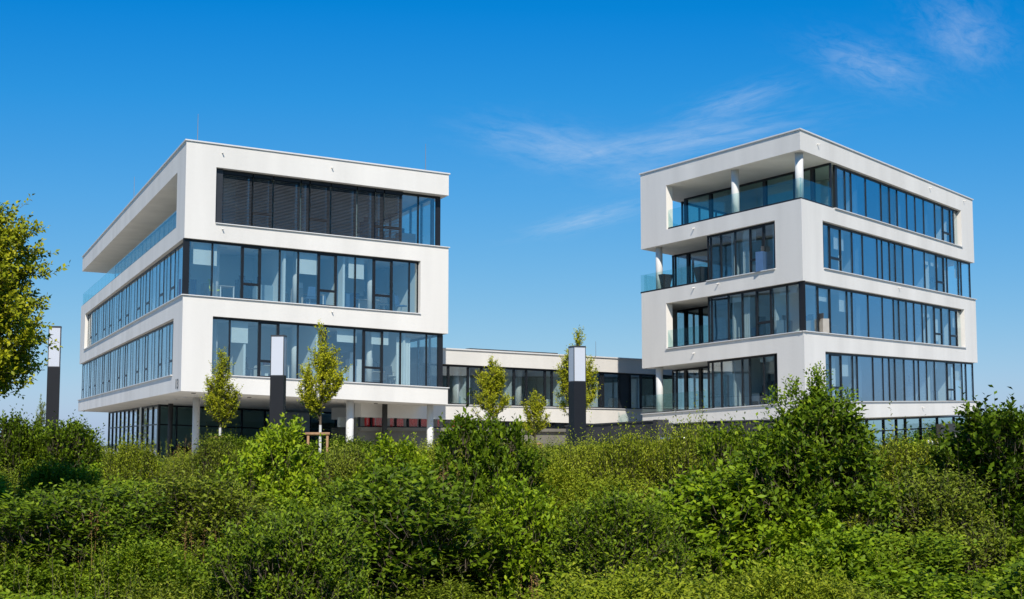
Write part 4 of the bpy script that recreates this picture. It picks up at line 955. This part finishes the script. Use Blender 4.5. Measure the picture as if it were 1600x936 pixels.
# tall thin shoots standing above the shrubbery
rng = np.random.default_rng(55); n = 620; Y = rng.uniform(16, 44, n); U = rng.uniform(-40, 1640, n); U = np.where(rng.random(n) < .5, rng.uniform(-20, 560, n), U)
bs = []; Ls = []
for u, yy in zip(U, Y):
    x = ray_x(u, yy, -1.5); z = crown_top(x, yy); L = rng.uniform(.45, .95); bs.append((x, yy, z - L * .62)); Ls.append(L)
bs = np.array(bs); Ls = np.array(Ls); ds = nrm(rng.normal(0, .13, bs.shape) + [0, 0, 1])
V, t = sprig_leaves(rng, bs, ds, Ls, 26, .060, .017, spread=.7, curve=0)
o = bpy.data.objects.new('tall_weeds', leaf_mesh('tall_weeds', V, t, 'leaf_yellow')); COL.objects.link(o); tag(o, 'thin yellow-green shoots standing up out of the shrubbery', 'weeds', kind='stuff')
q = bpy.data.objects.new('stalks', stems_mesh('stalks', bs, bs + ds * Ls[:, None], .006)); COL.objects.link(q); q.parent = o; q['kind'] = 'stuff'
# dry flowering weeds standing out of the hedge
rng = np.random.default_rng(9); bs = []; tp = []; hv = []
mat('dry_weed', (.30, .17, .05), .9, .3, 5)
for u, v, y, n in ((700, 742, 26, 16), (312, 700, 40, 6), (275, 695, 40, 7), (300, 822, 22, 6), (1000, 770, 24, 6), (590, 800, 23, 5), (1040, 690, 39, 6), (840, 900, 17, 5), (150, 800, 23, 5)):
    for i in range(n):
        x = ray_x(u + rng.normal(0, 16), y); yy = y + rng.normal(0, .4); z = ray_z(v + rng.normal(0, 8), y); b = (x + rng.normal(0, .08), yy, z - 1.0); bs.append(b); tp.append((x, yy, z))
        for k in range(14):
            t = rng.uniform(.55, 1); hv.append(np.array(b) * (1 - t) + np.array([x, yy, z]) * t)
bs = np.array(bs); tp = np.array(tp); hv = np.array(hv)
V, t = sprig_leaves(rng, hv, nrm(rng.normal(0, .5, hv.shape) + [0, 0, .8]), np.full(len(hv), .06), 3, .028, .014)
mw = stems_mesh('dry_weeds', bs, tp, .007, 'dry_weed'); o = bpy.data.objects.new('dry_weeds', mw); COL.objects.link(o); tag(o, 'rusty dry flower stalks standing out of the shrubbery', 'weeds', kind='stuff')
h_ = leaf_mesh('seed_heads', V, t, 'dry_weed'); q = bpy.data.objects.new('seed_heads', h_); COL.objects.link(q); q.parent = o; q['kind'] = 'stuff'

# ================================================================== FAR HILL
def hill(x0, x1, y0, y1, hmax, name, seed):
    rng = np.random.default_rng(seed); nx, ny = 50, 14; vs = []
    for j in range(ny + 1):
        for i in range(nx + 1):
            a, b = i / nx, j / ny; vs.append((x0 + (x1 - x0) * a, y0 + (y1 - y0) * b, -14 + hmax * math.sin(PI * b) ** .8 * math.sin(PI * a) ** .7 * (1 + .12 * math.sin(a * 17) + .08 * math.sin(a * 41 + 2)) + rng.uniform(-.2, .2)))
    fs = [(j * (nx + 1) + i, j * (nx + 1) + i + 1, (j + 1) * (nx + 1) + i + 1, (j + 1) * (nx + 1) + i) for j in range(ny) for i in range(nx)]
    tag(new_obj(name, vs, fs, 'meadow', smooth=True), kind='structure'); return vs, nx, ny
hv_, nx, ny = hill(125, 560, 420, 560, 26, 'hill', 3)
rng = np.random.default_rng(12); B_ = []; T_ = []
for k in range(900):
    i = rng.integers(len(hv_)); b = np.array(hv_[i]) + [rng.uniform(-4, 4), rng.uniform(-5, 5), 0]
    if rng.random() < .9:
        R = rng.uniform(2.0, 4.2); n = 26; d = nrm(rng.normal(0, 1, (n, 3))); B_.append(b + [0, 0, R * .6] + d * R * [.9, .9, 1.0] * rng.uniform(.5, 1, (n, 1)))
B_ = np.concatenate(B_); D_ = nrm(rng.normal(0, .6, B_.shape) + [0, -.3, .5])
V, t = sprig_leaves(rng, B_, D_, np.full(len(B_), 1.4), 5, 1.2, .9)
o = bpy.data.objects.new('far_wood', leaf_mesh('far_wood', V, t, 'leaf_mid')); COL.objects.link(o); tag(o, 'distant wooded ridge behind the bush at the right edge', 'wood', kind='stuff')
